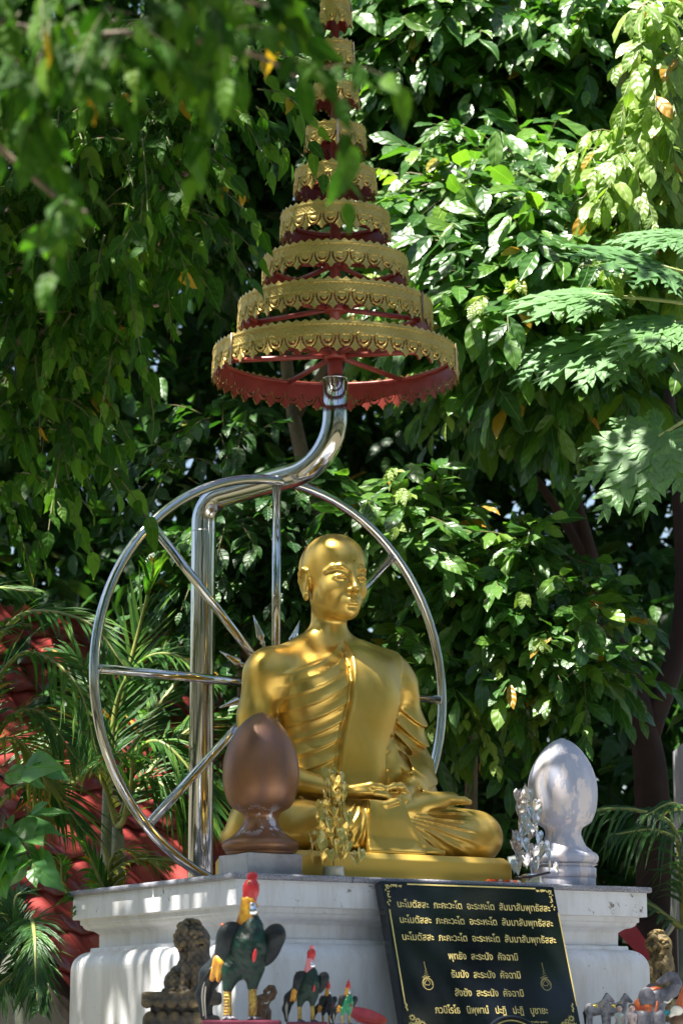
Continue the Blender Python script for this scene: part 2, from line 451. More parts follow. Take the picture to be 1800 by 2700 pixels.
# keep the top leg truly vertical
corner = Vector((UC.x, UC.y, P(880, 1222, UC.y).z))
path = fillet([pb, Vector((pb.x, pb.y, P(527, 1318, yb).z)), corner, Vector((UC.x, UC.y, P(883, 992, UC.y-.03).z))], [.085, .17], 12)
MB().tube([loc(p) for p in path], .0385, 28).build('steel_post', M_STEEL, um)
MB().tube([loc(pb), loc(pb)+Vector((0, 0, .012))], .07, 24).build('base_flange', M_STEEL, um)
ztop = loc(path[-1]).z
for zz in (ztop, ):
    MB().tube([(0, 0, zz-.003), (0, 0, zz+.001)], .0397, 28).build('collar', M_STEEL, um)
e1 = loc(Vector((pb.x, pb.y, P(527, 1403, yb).z))); MB().tube([e1, e1+Vector((0, 0, .003))], .0395, 28).build('collar', M_STEEL, um)
def zat(py, Y): return P(883, py, Y).z
tiers = [(837, 321, 929), (727, 254.5, 816), (626, 190, 706), (520, 143, 603), (416, 107, 494), (310, 79, 381), (203, 59, 268), (94, 46.5, 168), (-14, 39, 66), (-115, 30, -45)]
rz_t = [0.3, 1.1, 2.0, .7, 1.6, .2, 2.6, 1.3, .9, 2.2]
spoke_z = []
for ti, (pt, hw, pbt) in enumerate(tiers):
    r = .3
    for _ in range(3):
        z0 = zat(pt, UC.y-r); fw = UC.y*cos(PITCH)+(z0-EYE)*sin(PITCH); r = hw/F*fw
    z0 = zat(pt, UC.y-r)-ZT; z1 = zat(pbt, UC.y-r)-ZT; H = z0-z1
    ns = max(8, int(round(2*pi*r/.0535))); per = 24; nc = ns*per; rows = 28
    th = np.arange(nc)/per; u = th % 1.0 - .5                      # u inside one scallop
    ang = np.arange(nc)/nc*2*pi+rz_t[ti]
    crown = np.abs((th*2 % 1.0)-.5)*2                                # 1 at tooth edges
    jit = rng.uniform(.8, 1.1, ns*2)[np.floor(th*2).astype(int) % (ns*2)]
    top = z0-.0095+.0095*(1-crown)**1.0*jit
    sc = np.abs(u)*2                                                  # pointed drops between scallops: lowest at |u|=.5
    drop = .018*sc**3.2+.004*np.cos(u*2*pi*3)*(1-sc)
    jd = rng.uniform(.8, 1.1, ns)[(np.floor(th+.5).astype(int)) % ns]
    bot = z1+.018-.018*sc**3.5*jd-.0022*np.abs(np.sin(u*pi*6))
    v = np.linspace(0, 1, rows)[None, :]
    Zr = bot[:, None]*(1-v)+top[:, None]*v
    s_ = (Zr-z1)/H
    un = u[:, None]
    ea, eb = un/.47, (.53-s_)/.40; arcr = np.where(eb > -.02, np.sqrt(ea*ea+eb*eb), 9)
    rel = np.zeros_like(Zr)
    m_low = (s_ < .54)
    rel += np.where(m_low, -.0062*np.exp(-((arcr-.92)/.075)**2)-.0062*np.exp(-((arcr-.60)/.075)**2)*(np.abs(ea) < .5)+.0022*np.exp(-((arcr-.76)/.07)**2), 0)
    for dx in (-.12, 0, .12): rel += -.005*np.exp(-((un-dx)/.035)**2-((s_-.475)/.030)**2)
    rel += .0012*np.sin(un*2*pi*6)*np.sin(s_*60)*(s_ < .25)
    lat = np.abs(np.sin((un*4+s_*9)*pi))*np.abs(np.sin((un*4-s_*9)*pi))
    rel += np.where((s_ > .58) & (s_ < .82), -.0026*(1-lat)**2, 0)
    rel += .0024*np.exp(-((s_-.545)/.016)**2)+.0024*np.exp(-((s_-.855)/.016)**2)-.002*np.exp(-((s_-.52)/.012)**2)
    seam = [rng.integers(0, ns) for _ in range(max(2, ns//9))]
    slope = .004*(1-s_)
    RR = r+rel+slope
    X = RR*np.cos(ang)[:, None]; Y = RR*np.sin(ang)[:, None]
    V = np.stack([X, Y, Zr], 2).reshape(-1, 3)
    ii = np.arange(nc)[:, None]*rows+np.arange(rows-1)[None, :]; jj = ((np.arange(nc)+1) % nc)[:, None]*rows+np.arange(rows-1)[None, :]
    Q = np.stack([ii, jj, jj+1, ii+1], 2).reshape(-1, 4)
    rq = (rel[:, :-1]+rel[:, 1:])/2; rq = (rq+np.roll(rq, -1, 0))/2
    Q = Q[(rq < -.0030).reshape(-1) == False] if r > .06 else Q
    tier = link('tier', npmesh('tier', V, Q, M_BAND), um)
    RI = r-.0075+slope*1.0
    Vi = np.stack([RI*np.cos(ang)[:, None], RI*np.sin(ang)[:, None], np.where(s_ > .9, np.minimum(Zr, z0-.013), Zr)], 2).reshape(-1, 3)
    link('lining', npmesh('lining', Vi, Q[:, ::-1], M_RED), tier)
    for sgi in seam:
        a = (sgi/ns)*2*pi+rz_t[ti]+.02
        sb = MB().tube([((r+.003)*cos(a), (r+.003)*sin(a), z0-.004), ((r+.0045)*cos(a), (r+.0045)*sin(a), z0-H*.5), ((r+.0065)*cos(a), (r+.0065)*sin(a), z1+.004)], [.004, .0048, .0035], 6, flat=.5, up=(cos(a), sin(a), 0)); sb.build('seam_strip', M_SEAM, tier)
    zs = z0-.018
    if r > .05:
        MB().tube([((r-.013)*cos(a), (r-.013)*sin(a), zs) for a in np.linspace(0, 2*pi, 65)[:-1]], .006, 6, closed=True, up=(0, 0, 1)).build('inner_hoop', M_RED, tier)
        for k in range(6):
            a = R([170, 114, 55, -10, -66, -126][k])+(0 if ti == 0 else ti*.6)
            MB().tube([(.018*cos(a), .018*sin(a), zs), ((r-.012)*cos(a), (r-.012)*sin(a), zs)], .0085 if r > .2 else .006, 8).build('rib', M_RED, tier)
        MB().tube([(0, 0, zs-.012), (0, 0, zs+.012)], .034 if r > .2 else .026, 16).build('hub', M_RED, tier)
    spoke_z.append(zs)
MB().tube([(0, 0, ztop-.02), (0, 0, spoke_z[0])], .0235, 18).build('red_post', M_RED, um)
MB().tube([(0, 0, spoke_z[0]), (0, 0, spoke_z[4]), (0, 0, spoke_z[9]+.1)], [.0175, .016, .010], 14).build('red_post', M_RED, um)

# ---------------------------------------------------------------- finials
def finial(name, label, t, s, mat, baseMat, sil):
    o = thing(name, label, 'finial', W(t, s, ZT), YAW, 'lotus-bud finials on the plinth corners')
    k = .102 if sil else .105; nk = .052 if sil else .047; T = .437 if sil else .452
    prof = []
    if not sil: prof += [(.0, .062), (.088, .062), (.097, .068)]
    else: prof += [(.0, .03), (.094, .03), (.094, .058), (.088, .060), (.0885, .064), (.098, .068)]
    for a in np.linspace(-70, 75, 9): prof.append((k-.022+.022*cos(R(a)), .086+.019*sin(R(a))))
    prof += [(.080, .111), (.066, .122), (nk+.006, .138), (nk, .155), (nk+.0005, .166), (nk+.006, .176)]
    z0 = .176; r0 = nk+.006
    for q in np.linspace(0.05, 1, 26):
        # egg: fast swell to the shoulder, pointed top
        zz = z0+(T-z0)*q; e = math.sin(pi*min(1, q**.62*.985+.0)) if q < 1 else 0
        base = (1-(abs(q-.40)/.40)**2.2)**.5 if q < .40 else (max(0, 1-((q-.40)/.60)**1.9))**.64
        rr = r0+(k-r0)*base if q < .40 else k*base
        prof.append((max(rr, .0012), zz))
    MB().lathe([(r, z) for r, z in prof], 48).build('bud', mat, o)
    bs = MB()
    if sil: bs.lathe([(.0, 0), (.092, 0), (.092, .03), (.0, .03)], 40)
    else: bs.box((-.084, -.084, 0), (.084, .084, .0615))
    b = bs.build('foot_block', baseMat, o); bevel(b, .003)
    return o
M_BLOCK = simple('worn_grey_white_paint', (.55, .54, .55), .5, 0, (.30, .29, .32), 7, bump=.2, bs=20)
finial('lotus_bud_finial', 'brown bronze-painted lotus-bud finial with peeling neck on the near plinth corner', .178, .185, M_COPPER, M_BLOCK, False)
finial('lotus_bud_finial', 'silver-painted weathered lotus-bud finial on the right plinth corner', 1.178, .182, M_SILVER, M_SILVER, True)

# ---------------------------------------------------------------- heart-leaf offering trees
def heart(w, h, curl):
    pts = []
    n = 18
    for i in range(n):
        a = 2*pi*i/n; x = 16*sin(a)**3/17*w/2; y = (13*cos(a)-5*cos(2*a)-2*cos(3*a)-cos(4*a))
        y = (y-5)/21*h*.95; pts.append((x, -(abs(x)/w)**2*curl*4+.001, y))
    v = [(0, .001, -.25*h)]+pts
    q = [(p[0]*.55, p[1]+.0015, -.25*h+(p[2]+.25*h)*.55) for p in pts]
    v = v+q; f = []
    for i in range(n):
        j = (i+1) % n; f += [(1+i, 1+j, 1+n+j, 1+n+i), (1+n+i, 1+n+j, 0)]
    m = MB(); m.add(v, f); return m
def bodhi(name, label, loc_, H, mat, pot, wire, n_t, seed, lean=0):
    rg = random.Random(seed); root = thing(name, label, 'ornament', loc_, YAW)
    MB().lathe([(.0, 0), (.031, 0), (.0315, .004), (.029, .022), (.030, .026), (.027, .029), (.0, .029)], 24).build('pot', pot, root)
    MB().tube([(0, 0, .02), (lean*.4, 0, H*.5), (lean, 0, H*.93)], [.0018, .0014, .0009], 6).build('stem', wire, root)
    hm = [heart(.031, .036, .006).mesh('leaf', mat), heart(.028, .033, .003).mesh('leaf', mat)]
    bead = MB().ball((0, 0, 0), .0024, 6).mesh('bead', M_FOIL)
    cnt = 0
    for i in range(n_t):
        f = i/(n_t-1); z = .052+(H-.075)*f; rad = (.078-.052*f**.8) if i > 0 else .080
        k = 8 if f < .35 else (7 if f < .75 else 4)
        for j in range(k):
            a = 2*pi*j/k+i*1.3+rg.uniform(-.25, .25); rr = rad*rg.uniform(.35, 1.05)
            p0 = Vector((lean*f, 0, z-.004)); p2 = Vector((lean*f+rr*cos(a), rr*sin(a)*.7, z+.012+rg.uniform(-.008, .008)))
            mid = (p0+p2)/2+Vector((0, 0, .008))
            w_ = MB().tube([p0, mid, p2], .0006, 4).build('wire', wire, root)
            face = rg.uniform(-.75, .75)+(pi if rg.random() < .2 else 0)
            m_ = Matrix.Translation(p2+Vector((0, -.002, 0))) @ Matrix.Rotation(face, 4, 'Z') @ Matrix.Rotation(rg.uniform(-.35, .2), 4, 'X') @ Matrix.Rotation(rg.uniform(-.3, .3), 4, 'Y') @ Matrix.Scale(rg.uniform(.85, 1.12), 4)
            link('leaf', hm[cnt % 2], root, m_); link('bead', bead, root, Matrix.Translation(p2+Vector((0, -.003, .003)))); cnt += 1
    link('leaf', hm[0], root, Matrix.Translation((lean, 0, H*.93)) @ Matrix.Rotation(pi, 4, 'Y') @ Matrix.Rotation(.5, 4, 'Z') @ Matrix.Scale(.9, 4))
    return root
M_PEARL = simple('pearly_foil', (.66, .66, .72), .18, .85, (.62, .56, .50), 30)
bodhi('heart_leaf_ornament', 'small golden bodhi tree ornament of heart leaves in a silver cup beside the brown finial', W(.334, .060, ZT), .297, M_BRASS, simple('dull_tin', (.45, .42, .30), .3, .8, (.6, .6, .62), 20), M_BRASS, 9, 3)
bodhi('heart_leaf_ornament', 'small silvery bodhi tree ornament of heart leaves in a cup beside the silver finial', W(.982, .062, ZT), .272, M_PEARL, M_FOIL, M_FOIL, 9, 8, -.018)
st = MB().tube([(-.06, 0, 0), (.0, 0, .006), (.05, -.01, .018)], .0035, 8).build('incense_holder', simple('dark_lacquer', (.02, .006, .008), .3)); st.matrix_world = Matrix.Translation(W(.96, .022, ZT+.014)) @ Matrix.Rotation(YAW, 4, 'Z'); tag(st, 'dark slim stick lying in front of the silver cup on the granite top', 'stick')
# marigold garland lying on the slab
ga = thing('marigold_garland', 'short garland of orange and white flowers lying on the granite in front of the statue', 'garland', W(.88, .05, ZT), YAW)
Mo, Mw = simple('orange_petal', (.75, .13, .02), .7), simple('white_petal', (.75, .72, .66), .7)
for i in range(9):
    x = -.05+i*.0125; rr = random.Random(i)
    fm = MB()
    for k in range(11):
        a = rr.uniform(0, 6.3); e = rr.uniform(0, 1.4); d = Vector((cos(a)*cos(e), sin(a)*cos(e), sin(e)))
        s_ = d.orthogonal().normalized()*.0022; fm.add([Vector((x, 0, .004))+d*.001-s_, Vector((x, 0, .004))+d*.001+s_, Vector((x, 0, .004))+d*.008+s_*1.2, Vector((x, 0, .004))+d*.008-s_*1.2], [(0, 1, 2, 3)])
    fm.ball((x, 0, .005), .005, 7); fm.build('flower', Mw if i in (3, 6, 8) else Mo, ga)

# ---------------------------------------------------------------- leaning black plaque
SL = R(17.3)
ux = Vector((cos(YAW), sin(YAW), 0)); outv = Vector((sin(YAW), -cos(YAW), 0))
vd = outv*sin(SL)-Vector((0, 0, cos(SL))); nn = ux.cross(-vd)*1.0
pO = W(.427, -.03, 1.928)
pm = Matrix((( ux.x, -vd.x, nn.x, pO.x), (ux.y, -vd.y, nn.y, pO.y), (ux.z, -vd.z, nn.z, pO.z), (0, 0, 0, 1)))   # x right, y up, z out of the face
pq = thing('prayer_plaque', 'black granite prayer plaque with gold Thai lettering leaning against the plinth', 'plaque'); pq.matrix_world = pm
def uv(px, py):
    o = Vector((0, 0, EYE)); d = P(px, py, 1.0)-o
    k = (pO-o).dot(nn)/d.dot(nn); q = o+d*k-pO; return q.dot(ux), -q.dot(vd)
bo = MB().box((0, -.447, -.032), (.566, 0, 0)).build('stone', M_BLACK, pq, Matrix.Identity(4)); bevel(bo, .002)
def text_part(txt, p0, p1, vs=1.0, name='prayer_line', bold=.016, h=None):
    c = bpy.data.curves.new(name, 'FONT'); c.body = txt; c.size = 1; c.offset = bold; c.extrude = .0; c.resolution_u = 3
    o = bpy.data.objects.new(name, c); col.objects.link(o); bpy.context.view_layer.update()
    me = bpy.data.meshes.new_from_object(o.evaluated_get(bpy.context.evaluated_depsgraph_get()))
    bpy.data.objects.remove(o); co = np.array([v.co for v in me.vertices]); x0, x1 = co[:, 0].min(), co[:, 0].max()
    a, b = uv(*p0), uv(*p1); s = (b[0]-a[0])/(x1-x0); sy = s*vs if h is None else h
    ang = math.atan2(b[1]-a[1], b[0]-a[0])*.0
    me.transform(Matrix.Translation((a[0], (a[1]+b[1])/2, .0012)) @ Matrix.Diagonal((s, sy, 1, 1)) @ Matrix.Translation((-x0, 0, 0)))
    me.materials.clear(); me.materials.append(M_LETTER); me.name = name
    return link(name, me, pq)
L1 = 'นะโมตัสสะ  ภะคะวะโต  อะระหะโต  สัมมาสัมพุทธัสสะ'
hh = .0278
text_part(L1, (1048, 2393), (1450, 2403), h=hh); text_part(L1, (1054.5, 2434), (1457, 2443), h=hh); text_part(L1, (1061, 2479), (1465, 2487), h=hh)
text_part('พุทธัง  สะระนัง  คัจฉามิ', (1182, 2530), (1365, 2532), h=hh)
text_part('ธัมมัง  สะระนัง  คัจฉามิ', (1190, 2578), (1372, 2580), h=hh)
text_part('สังฆัง  สะระนัง  คัจฉามิ', (1199, 2626.5), (1380, 2628), h=hh)
text_part('ภวนิโรโธ   นิพฺพานํ   ปะฏิ   ปะฏิ   บูชายะ', (1147, 2672.5), (1444, 2673), h=hh*1.02)
text_part('กาฬม ๒๕๕๖', (1399, 2698), (1443, 2698), h=.0085, name='small_line')
def strip(pts, w, name, parent=None, z=.0012):
    m = MB(); pts = [Vector((*uv(*p), z)) if len(p) == 2 else Vector(p) for p in pts]; v = []
    for i, p in enumerate(pts):
        t = (pts[min(i+1, len(pts)-1)]-pts[max(i-1, 0)]).normalized(); nrm = Vector((-t.y, t.x, 0))*w/2; v += [p-nrm, p+nrm]
    m.add(v, [(2*i, 2*i+2, 2*i+3, 2*i+1) for i in range(len(pts)-1)], False); return m.build(name, M_LETTER, pq)
a, b = uv(1072, 2330.5), uv(1410, 2344.5); yv = (a[1]+b[1])/2
strip([(a[0], yv, .0012), (b[0], yv, .0012)], .0042, 'border_line')
a = uv(1026, 2398); strip([(a[0], a[1], .0012), (a[0]-.0005, -.345, .0012)], .0038, 'border_line')
a = uv(1470, 2407); strip([(a[0], a[1], .0012), (a[0]+.0005, -.345, .0012)], .0038, 'border_line')
def petals(lst, name):
    m = MB()
    for (x, y, L, w, a) in lst:
        d = Vector((cos(a), sin(a), 0)); n_ = Vector((-d.y, d.x, 0)); p = Vector((x, y, .0012))
        m.add([p, p+d*L*.35+n_*w*.5, p+d*L*.75+n_*w*.42, p+d*L+n_*w*.5, p+d*L*.72-n_*w*.18, p+d*L*.35-n_*w*.4], [(0, 5, 4, 1), (1, 4, 2), (2, 4, 3)], False)
    return m.build(name, M_LETTER, pq)
for sx in (1, -1):
    x0 = .0135 if sx == 1 else .566-.0135; lst = []
    rr = random.Random(4)
    for i in range(10):
        for (fx, fy) in ((1, 0), (0, 1)):
            k = i*.0052; wd = .010*(1-i/11)
            for q in range(2):
                lst.append((x0+sx*(k*fx+rr.uniform(0, wd)*fy), -.0105-(k*fy*1.15+rr.uniform(0, wd)*fx), rr.uniform(.005, .0085), .0042, rr.choice([0, -.8, -1.6, -2.3]) if sx == 1 else pi-rr.choice([0, -.8, -1.6, -2.3])))
    petals(lst, 'corner_ornament')
    xb = .016 if sx == 1 else .566-.016
    lst = [(xb, -.345-.006*i, .010, .006, pi/2+sx*(.3-.6*(i % 2))) for i in range(4)]
    for (cx_, cy_, r_) in ((.012, -.380, .010), (.028, -.388, .008), (.040, -.398, .011), (.018, -.402, .012), (.006, -.400, .010)):
        for q in range(9): lst.append((xb+sx*cx_+r_*.35*cos(q*.7), cy_+r_*.25*sin(q*.7), r_*.75, r_*.4, q*.7))
    petals(lst, 'lotus_ornament')
    c = uv(1127, 2594) if sx == 1 else uv(1438, 2596); cx_, cy_ = c
    strip([(cx_+.0165*cos(a), cy_+.0165*sin(a), .0012) for a in np.linspace(0, 2*pi, 29)], .0013, 'yantra_mark')
    strip([(cx_+.0135*cos(a), cy_+.0130*sin(a)+.001, .0012) for a in np.linspace(-.4, 3.9, 20)], .0010, 'yantra_mark')
    strip([(cx_-.011, cy_+.001, .0012), (cx_-.004, cy_+.008, .0012), (cx_, cy_+.0125, .0012), (cx_+.005, cy_+.007, .0012), (cx_+.008, cy_+.002, .0012), (cx_+.004, cy_-.004, .0012), (cx_-.006, cy_-.003, .0012), (cx_-.011, cy_+.001, .0012)], .0011, 'yantra_mark')
    zz = [(cx_-.015, cy_+.018, .0012)]
    for k in range(7): zz.append((cx_+(1 if k % 2 == 0 else -1)*(.011-.0014*k)*(.8 if k else 1), cy_+.0195+.0032*k, .0012))
    zz += [(cx_, cy_+.043, .0012), (cx_-.0008, cy_+.062, .0012)]
    strip(zz, .0011, 'yantra_mark')
mc = uv(1342, 2684)
md = MB().tube([(mc[0]+.108*cos(a), mc[1]-.108+.108*sin(a), .004) for a in np.linspace(0, 2*pi, 61)[:-1]], .0065, 8, closed=True, up=(0, 0, 1)); md.build('medallion_rim', M_BLACK, pq)
MB().tube([(mc[0]+.0995*cos(a), mc[1]-.108+.0995*sin(a), .004) for a in np.linspace(0, 2*pi, 61)[:-1]], .0028, 6, closed=True, up=(0, 0, 1)).build('medallion_line', M_LETTER, pq)
MB().tube([(mc[0], mc[1]-.108, .0005), (mc[0], mc[1]-.108, .004)], .097, 48).build('medallion_plate', M_BLACK, pq)

# ---------------------------------------------------------------- golden seated monk
SB = 2.015
mk = thing('monk_statue', 'golden seated monk statue with hands folded in its lap on a low gold base', 'statue', W(.55, .42, SB), YAW)
def statue():
    g = SDF(axis((-.44, -.33, .005), (-.33, -.105, .0034), (-.105, .105, .0026), (.105, .50, .0036)),
            axis((-.31, -.20, .0034), (-.20, -.13, .0034), (-.13, .05, .0028), (.05, .09, .004), (.09, .24, .008)),
            axis((-.012, .12, .0036), (.12, .63, .0032), (.63, .965, .0026)))
    # torso under the robe
    g.u(ell((0, .03, .12), (.185, .145, .13)), .02)
    g.u(ell((0, .004, .25), (.166, .122, .20)), .06)
    g.u(ell((0, .004, .43), (.183, .117, .16)), .06)
    g.u(ell((-.085, -.035, .465), (.085, .075, .085)), .06); g.u(ell((.085, -.025, .46), (.085, .074, .11)), .06)
    g.u(cap((-.165, .02, .535), (.165, .02, .540), .062), .05)
    # robe layer: upper edge runs from the right armpit to the neck
    zk = [.05, .12, .185, .240, .290, .337, .385, .430, .476, .520, .560, .590, .617, .64]
    ampk = [0, .8, .9, 1.1, .9, 1.2, .8, 1.15, 1., 1.15, .9, .7, .6, .4]
    def robe(X, Y, Z):
        dx = np.minimum(X+.02, .05); w = Z-(.76*dx+1.2*dx*dx)+.004*np.sin(X*19+2)
        w = w+0*Y
        ph = np.interp(w, zk, np.arange(len(zk))); f = ph-np.floor(ph)
        am = np.interp(w, zk, ampk)
        ridge = np.exp(-((f-.5)/.10)**2)*.0040*am-np.exp(-((f-.36)/.09)**2)*.0016*am+.0012*np.cos(2*pi*(f-.62))
        # short secondary folds that die out towards the side
        f2 = (ph*1.0+.33+.9*(X+.02)) % 1.0; ridge = ridge+np.exp(-((f2-.5)/.11)**2)*.0020*sstep(-.13, -.03, X)
        fade = sstep(-.20, -.10, X)*.65+.35
        on = sstep(.615, .609, w)*sstep(.10, .02, Y)*(1-sstep(.600, .630, Z)*sstep(.0, -.02, X))
        xl = np.interp(Z, [.10, .213, .316, .493, .60, .66], [-.064, -.060, -.050, -.012, .012, .020]); xr = np.interp(Z, [.10, .2, .304, .454, .56, .62], [.112, .108, .108, .160, .195, .215])
        front = sstep(.16, .10, Y)
        pan = sstep(xl-.0025, xl+.0025, X)*sstep(xr+.004, xr-.004, X)*front*sstep(.12, .13, Z)
        edge = (np.exp(-((X-xl-.006)/.004)**2)+.6*np.exp(-((X-xr+.006)/.005)**2))*front
        groove = np.exp(-((X-xl+.006)/.0045)**2)*front*sstep(.12, .2, Z)
        base = .004*on+ridge*fade*on*(1-pan)
        return base*(1-pan)+pan*(.0165+.0015*edge+.0012*np.sin(Z*23+X*14))-.004*groove*(1-pan)
    g.off(robe, (-.26, -.31, .05), (.24, .2, .66))
    # trapezius, neck
    g.u(cap((.105, .0, .612), (.200, .0, .592), .012, .014), .028)
    g.u(cap((-.03, .045, .625), (-.175, .022, .548), .050, .050), .03); g.u(cap((.03, .045, .625), (.165, .02, .556), .050, .052), .03)
    g.u(cap((0, .043, .56), (0, .040, .645), .078, .056), .03)
    g.u(cap((0, .042, .60), (0, .032, .76), .0525, .052), .012)
    # head
    g.u(ell((0, .030, .852), (.0855, .109, .0915)), .02)
    g.u(ell((0, -.004, .862), (.080, .092, .078)), .03)
    g.u(ell((0, -.014, .788), (.0695, .082, .090)), .03)
    g.u(cap((.044, .004, .748), (.019, -.056, .716), .029, .023), .028, True)
    g.u(ell((0, -.070, .7085), (.026, .027, .0240)), .018)
    g.u(ell((.036, -.060, .774), (.030, .027, .030)), .03, True)
    g.chain([(.010, -.0945, .824), (.034, -.0915, .836), (.055, -.0765, .834), (.069, -.057, .822)], [.0024, .0026, .0022, .0014], .012, True)
    g.cut(ell((.0355, -.1130, 0.8080), (.024, .016, .0115)), .018, True)
    g.cut(ell((.014, -.112, 0.8045), (.006, .012, .010)), .012, True)
    g.u(ell((.0355, -.0815, 0.8045), (.0185, .0150, .0115)), .006, True)
    g.chain([(.0155, -.0915, .8015), (.026, -.0970, .8085), (.038, -.0960, .8095), (.050, -.0875, .8050), (.057, -.0790, .8000)], [.0022, .0030, .0032, .0028, .0016], .003, True)
    g.chain([(.017, -.0910, .7995), (.028, -.0940, .7965), (.040, -.0925, .7965), (.052, -.0840, .7990)], [.0016, .0024, .0024, .0016], .003, True)
    g.cut(cap((.020, -.0965, .8020), (.048, -.0905, .8020), .0020, .0018), .002, True)
    g.u(cap((0, -.0935, .830), (0, -.1160, .776), .0070, .0095), .016)
    g.u(ell((0, -.1195, .7695), (.0125, .012, .0105)), .007)
    g.u(ell((.0130, -.1045, .7660), (.0078, .0115, .0078)), .005, True)
    g.cut(ell((.0075, -.1150, .7590), (.0030, .0045, .0030)), .003, True)
    g.cut(cap((0, -.112, .752), (0, -.112, .745), .0022, .003), .005)
    g.u(ell((0, -.081, .733), (.034, .022, .024)), .022)
    g.chain([(-.0340, -.0820, .7310), (-.0100, -.1030, .7380), (0, -.1040, .7368), (.0100, -.1030, .7380), (.0340, -.0820, .7310)], [.0026, .0040, .0040, .0040, .0026], .004)
    g.chain([(-.0310, -.0835, .7285), (-.011, -.1015, .7278), (.011, -.1015, .7278), (.0310, -.0835, .7285)], [.0026, .0056, .0056, .0026], .0035)
    g.cut(cap((-.012, -.104, .7155), (.012, -.104, .7155), .004, .004), .010)
    # ears
    er = Matrix.Rotation(.28, 3, 'Z') @ Matrix.Rotation(-.12, 3, 'X')
    g.u(ell((.0835, .026, .800), (.010, .024, .036), er), .010, True)
    hx = [(.0860, .004, .812), (.0900, .010, .832), (.0935, .027, .840), (.0955, .043, .828), (.0940, .045, .804), (.0905, .034, .778), (.0875, .021, .759), (.0860, .013, .762)]
    g.chain(hx, [.0035, .005, .0052, .0052, .0050, .0052, .0075, .0060], .004, True)
    g.cut(ell((.0960, .023, .805), (.0075, .0115, .022), er), .006, True)
    g.chain([(.0895, .031, .826), (.0910, .034, .808), (.0890, .027, .786)], [.003, .0034, .003], .004, True)
    g.u(ell((.0870, .017, .757), (.0065, .0105, .0140)), .006, True)
    # bare right arm (viewer's left)
    g.u(ell((-.218, .015, .520), (.064, .066, .075)), .035)
    g.chain([(-.228, .015, .515), (-.250, .02, .40), (-.262, .02, .28)], [.057, .051, .046], .02)
    g.chain([(-.270, .02, .275), (-.200, -.09, .21), (-.105, -.170, .182)], [.046, .040, .027], .02)
    # robed left arm
    def sl(X, Y, Z):
        q = Z+.55*(X-.2)-.9*(Y+.05)+1.2*(Y+.05)**2; kn = [-.2, .06, .12, .165, .205, .245, .283, .318, .352, .40, .46, .56, .7]
        ph = np.interp(q, kn, np.arange(len(kn))); f = ph-np.floor(ph)
        return (np.exp(-((f-.5)/.13)**2)*.0060-np.exp(-((f-.25)/.15)**2)*.003+.002*np.cos(2*pi*(f-.6)))*sstep(.52, .38, Z)*sstep(.145, .175, X)
    g.u(ell((.205, .012, .520), (.068, .066, .078)), .03)
    q = SDF(*g.ax)
    q.D[:] = .15
    q.chain([(.222, .012, .51), (.250, .02, .40), (.262, .015, .29)], [.058, .055, .058], .02)
    q.chain([(.262, .01, .285), (.215, -.085, .225), (.165, -.150, .195)], [.060, .056, .043], .02)
    q.u(ell((.215, -.065, .160), (.06, .085, .085)), .03)
    q.u(ell((.190, -.125, .165), (.045, .05, .045)), .02); q.u(ell((.150, -.035, .245), (.055, .075, .105)), .03)
    q.off(sl, (.10, -.30, .06), (.36, .12, .55))
    g.D = smin(g.D, q.D, .016)
    g.cut(ell((.150, -.197, .192), (.018, .02, .026)), .006)
    g.chain([(.165, -.155, .195), (.115, -.190, .180)], [.026, .024], .008)
    # legs
    def lf(X, Y, Z):
        a = np.arctan2(Z-.118+.0*Y, X-.03); kn = [-1.6, -.62, -.44, -.30, -.19, -.09, .0, .12, .4, 2]
        ph = np.interp(a, kn, np.arange(len(kn))); f = ph-np.floor(ph)
        r = (np.exp(-((f-.5)/.14)**2)*.0065-np.exp(-((f-.2)/.16)**2)*.003)*sstep(.07, .13, X)*sstep(.36, .26, X)*sstep(-.05, -.12, Y)
        a2 = np.arctan2(X+.02+.0*Y, .19-Z+.0*Y); kn2 = [-3, -1.35, -1.10, -.88, -.66, -.46, -.2, 1]
        p2 = np.interp(a2, kn2, np.arange(len(kn2))); f2 = p2-np.floor(p2)
        r2 = (np.exp(-((f2-.5)/.15)**2)*.006-np.exp(-((f2-.2)/.16)**2)*.003)*sstep(-.04, -.07, X)*sstep(-.26, -.16, X)*sstep(-.08, -.14, Y)
        return r+r2
    q.D[:] = .15
    q.chain([(.13, .02, .085), (.27, -.075, .088), (.375, -.150, .070)], [.098, .085, .068], .03); q.u(ell((.368, -.145, .068), (.085, .095, .068)), .03)
    q.chain([(-.13, .02, .085), (-.25, -.075, .088), (-.330, -.145, .080)], [.098, .088, .077], .03)
    q.chain([(.372, -.160, .060), (.15, -.180, .066), (-.06, -.190, .060)], [.068, .062, .055], .03)
    q.chain([(-.330, -.145, .075), (-.2, -.185, .078), (.02, -.205, .098)], [.075, .062, .046], .03)
    q.u(ell((0, -.08, .055), (.24, .16, .065)), .04)
    q.u(ell((.30, -.10, .045), (.14, .13, .055)), .03); q.u(ell((-.27, -.10, .045), (.14, .13, .055)), .03)
    q.off(lf, (-.45, -.31, -.01), (.46, .0, .2))
    g.D = smin(g.D, q.D, .014)
    # tucked left foot peeping out on the viewer's left
    g.chain([(-.10, -.215, .040), (-.155, -.205, .038)], [.033, .028], .008)
    for i in range(4): g.u(cap((-.085+.0*i, -.236+.004*i, .022+.014*i), (-.068, -.240+.004*i, .022+.013*i), .009), .004)
    # upturned right foot on the left thigh
    g.chain([(.060, -.205, .118), (.115, -.208, .128), (.170, -.205, .140)], [.030, .033, .034], .014)
    rf = Matrix.Rotation(-.18, 3, 'Y')
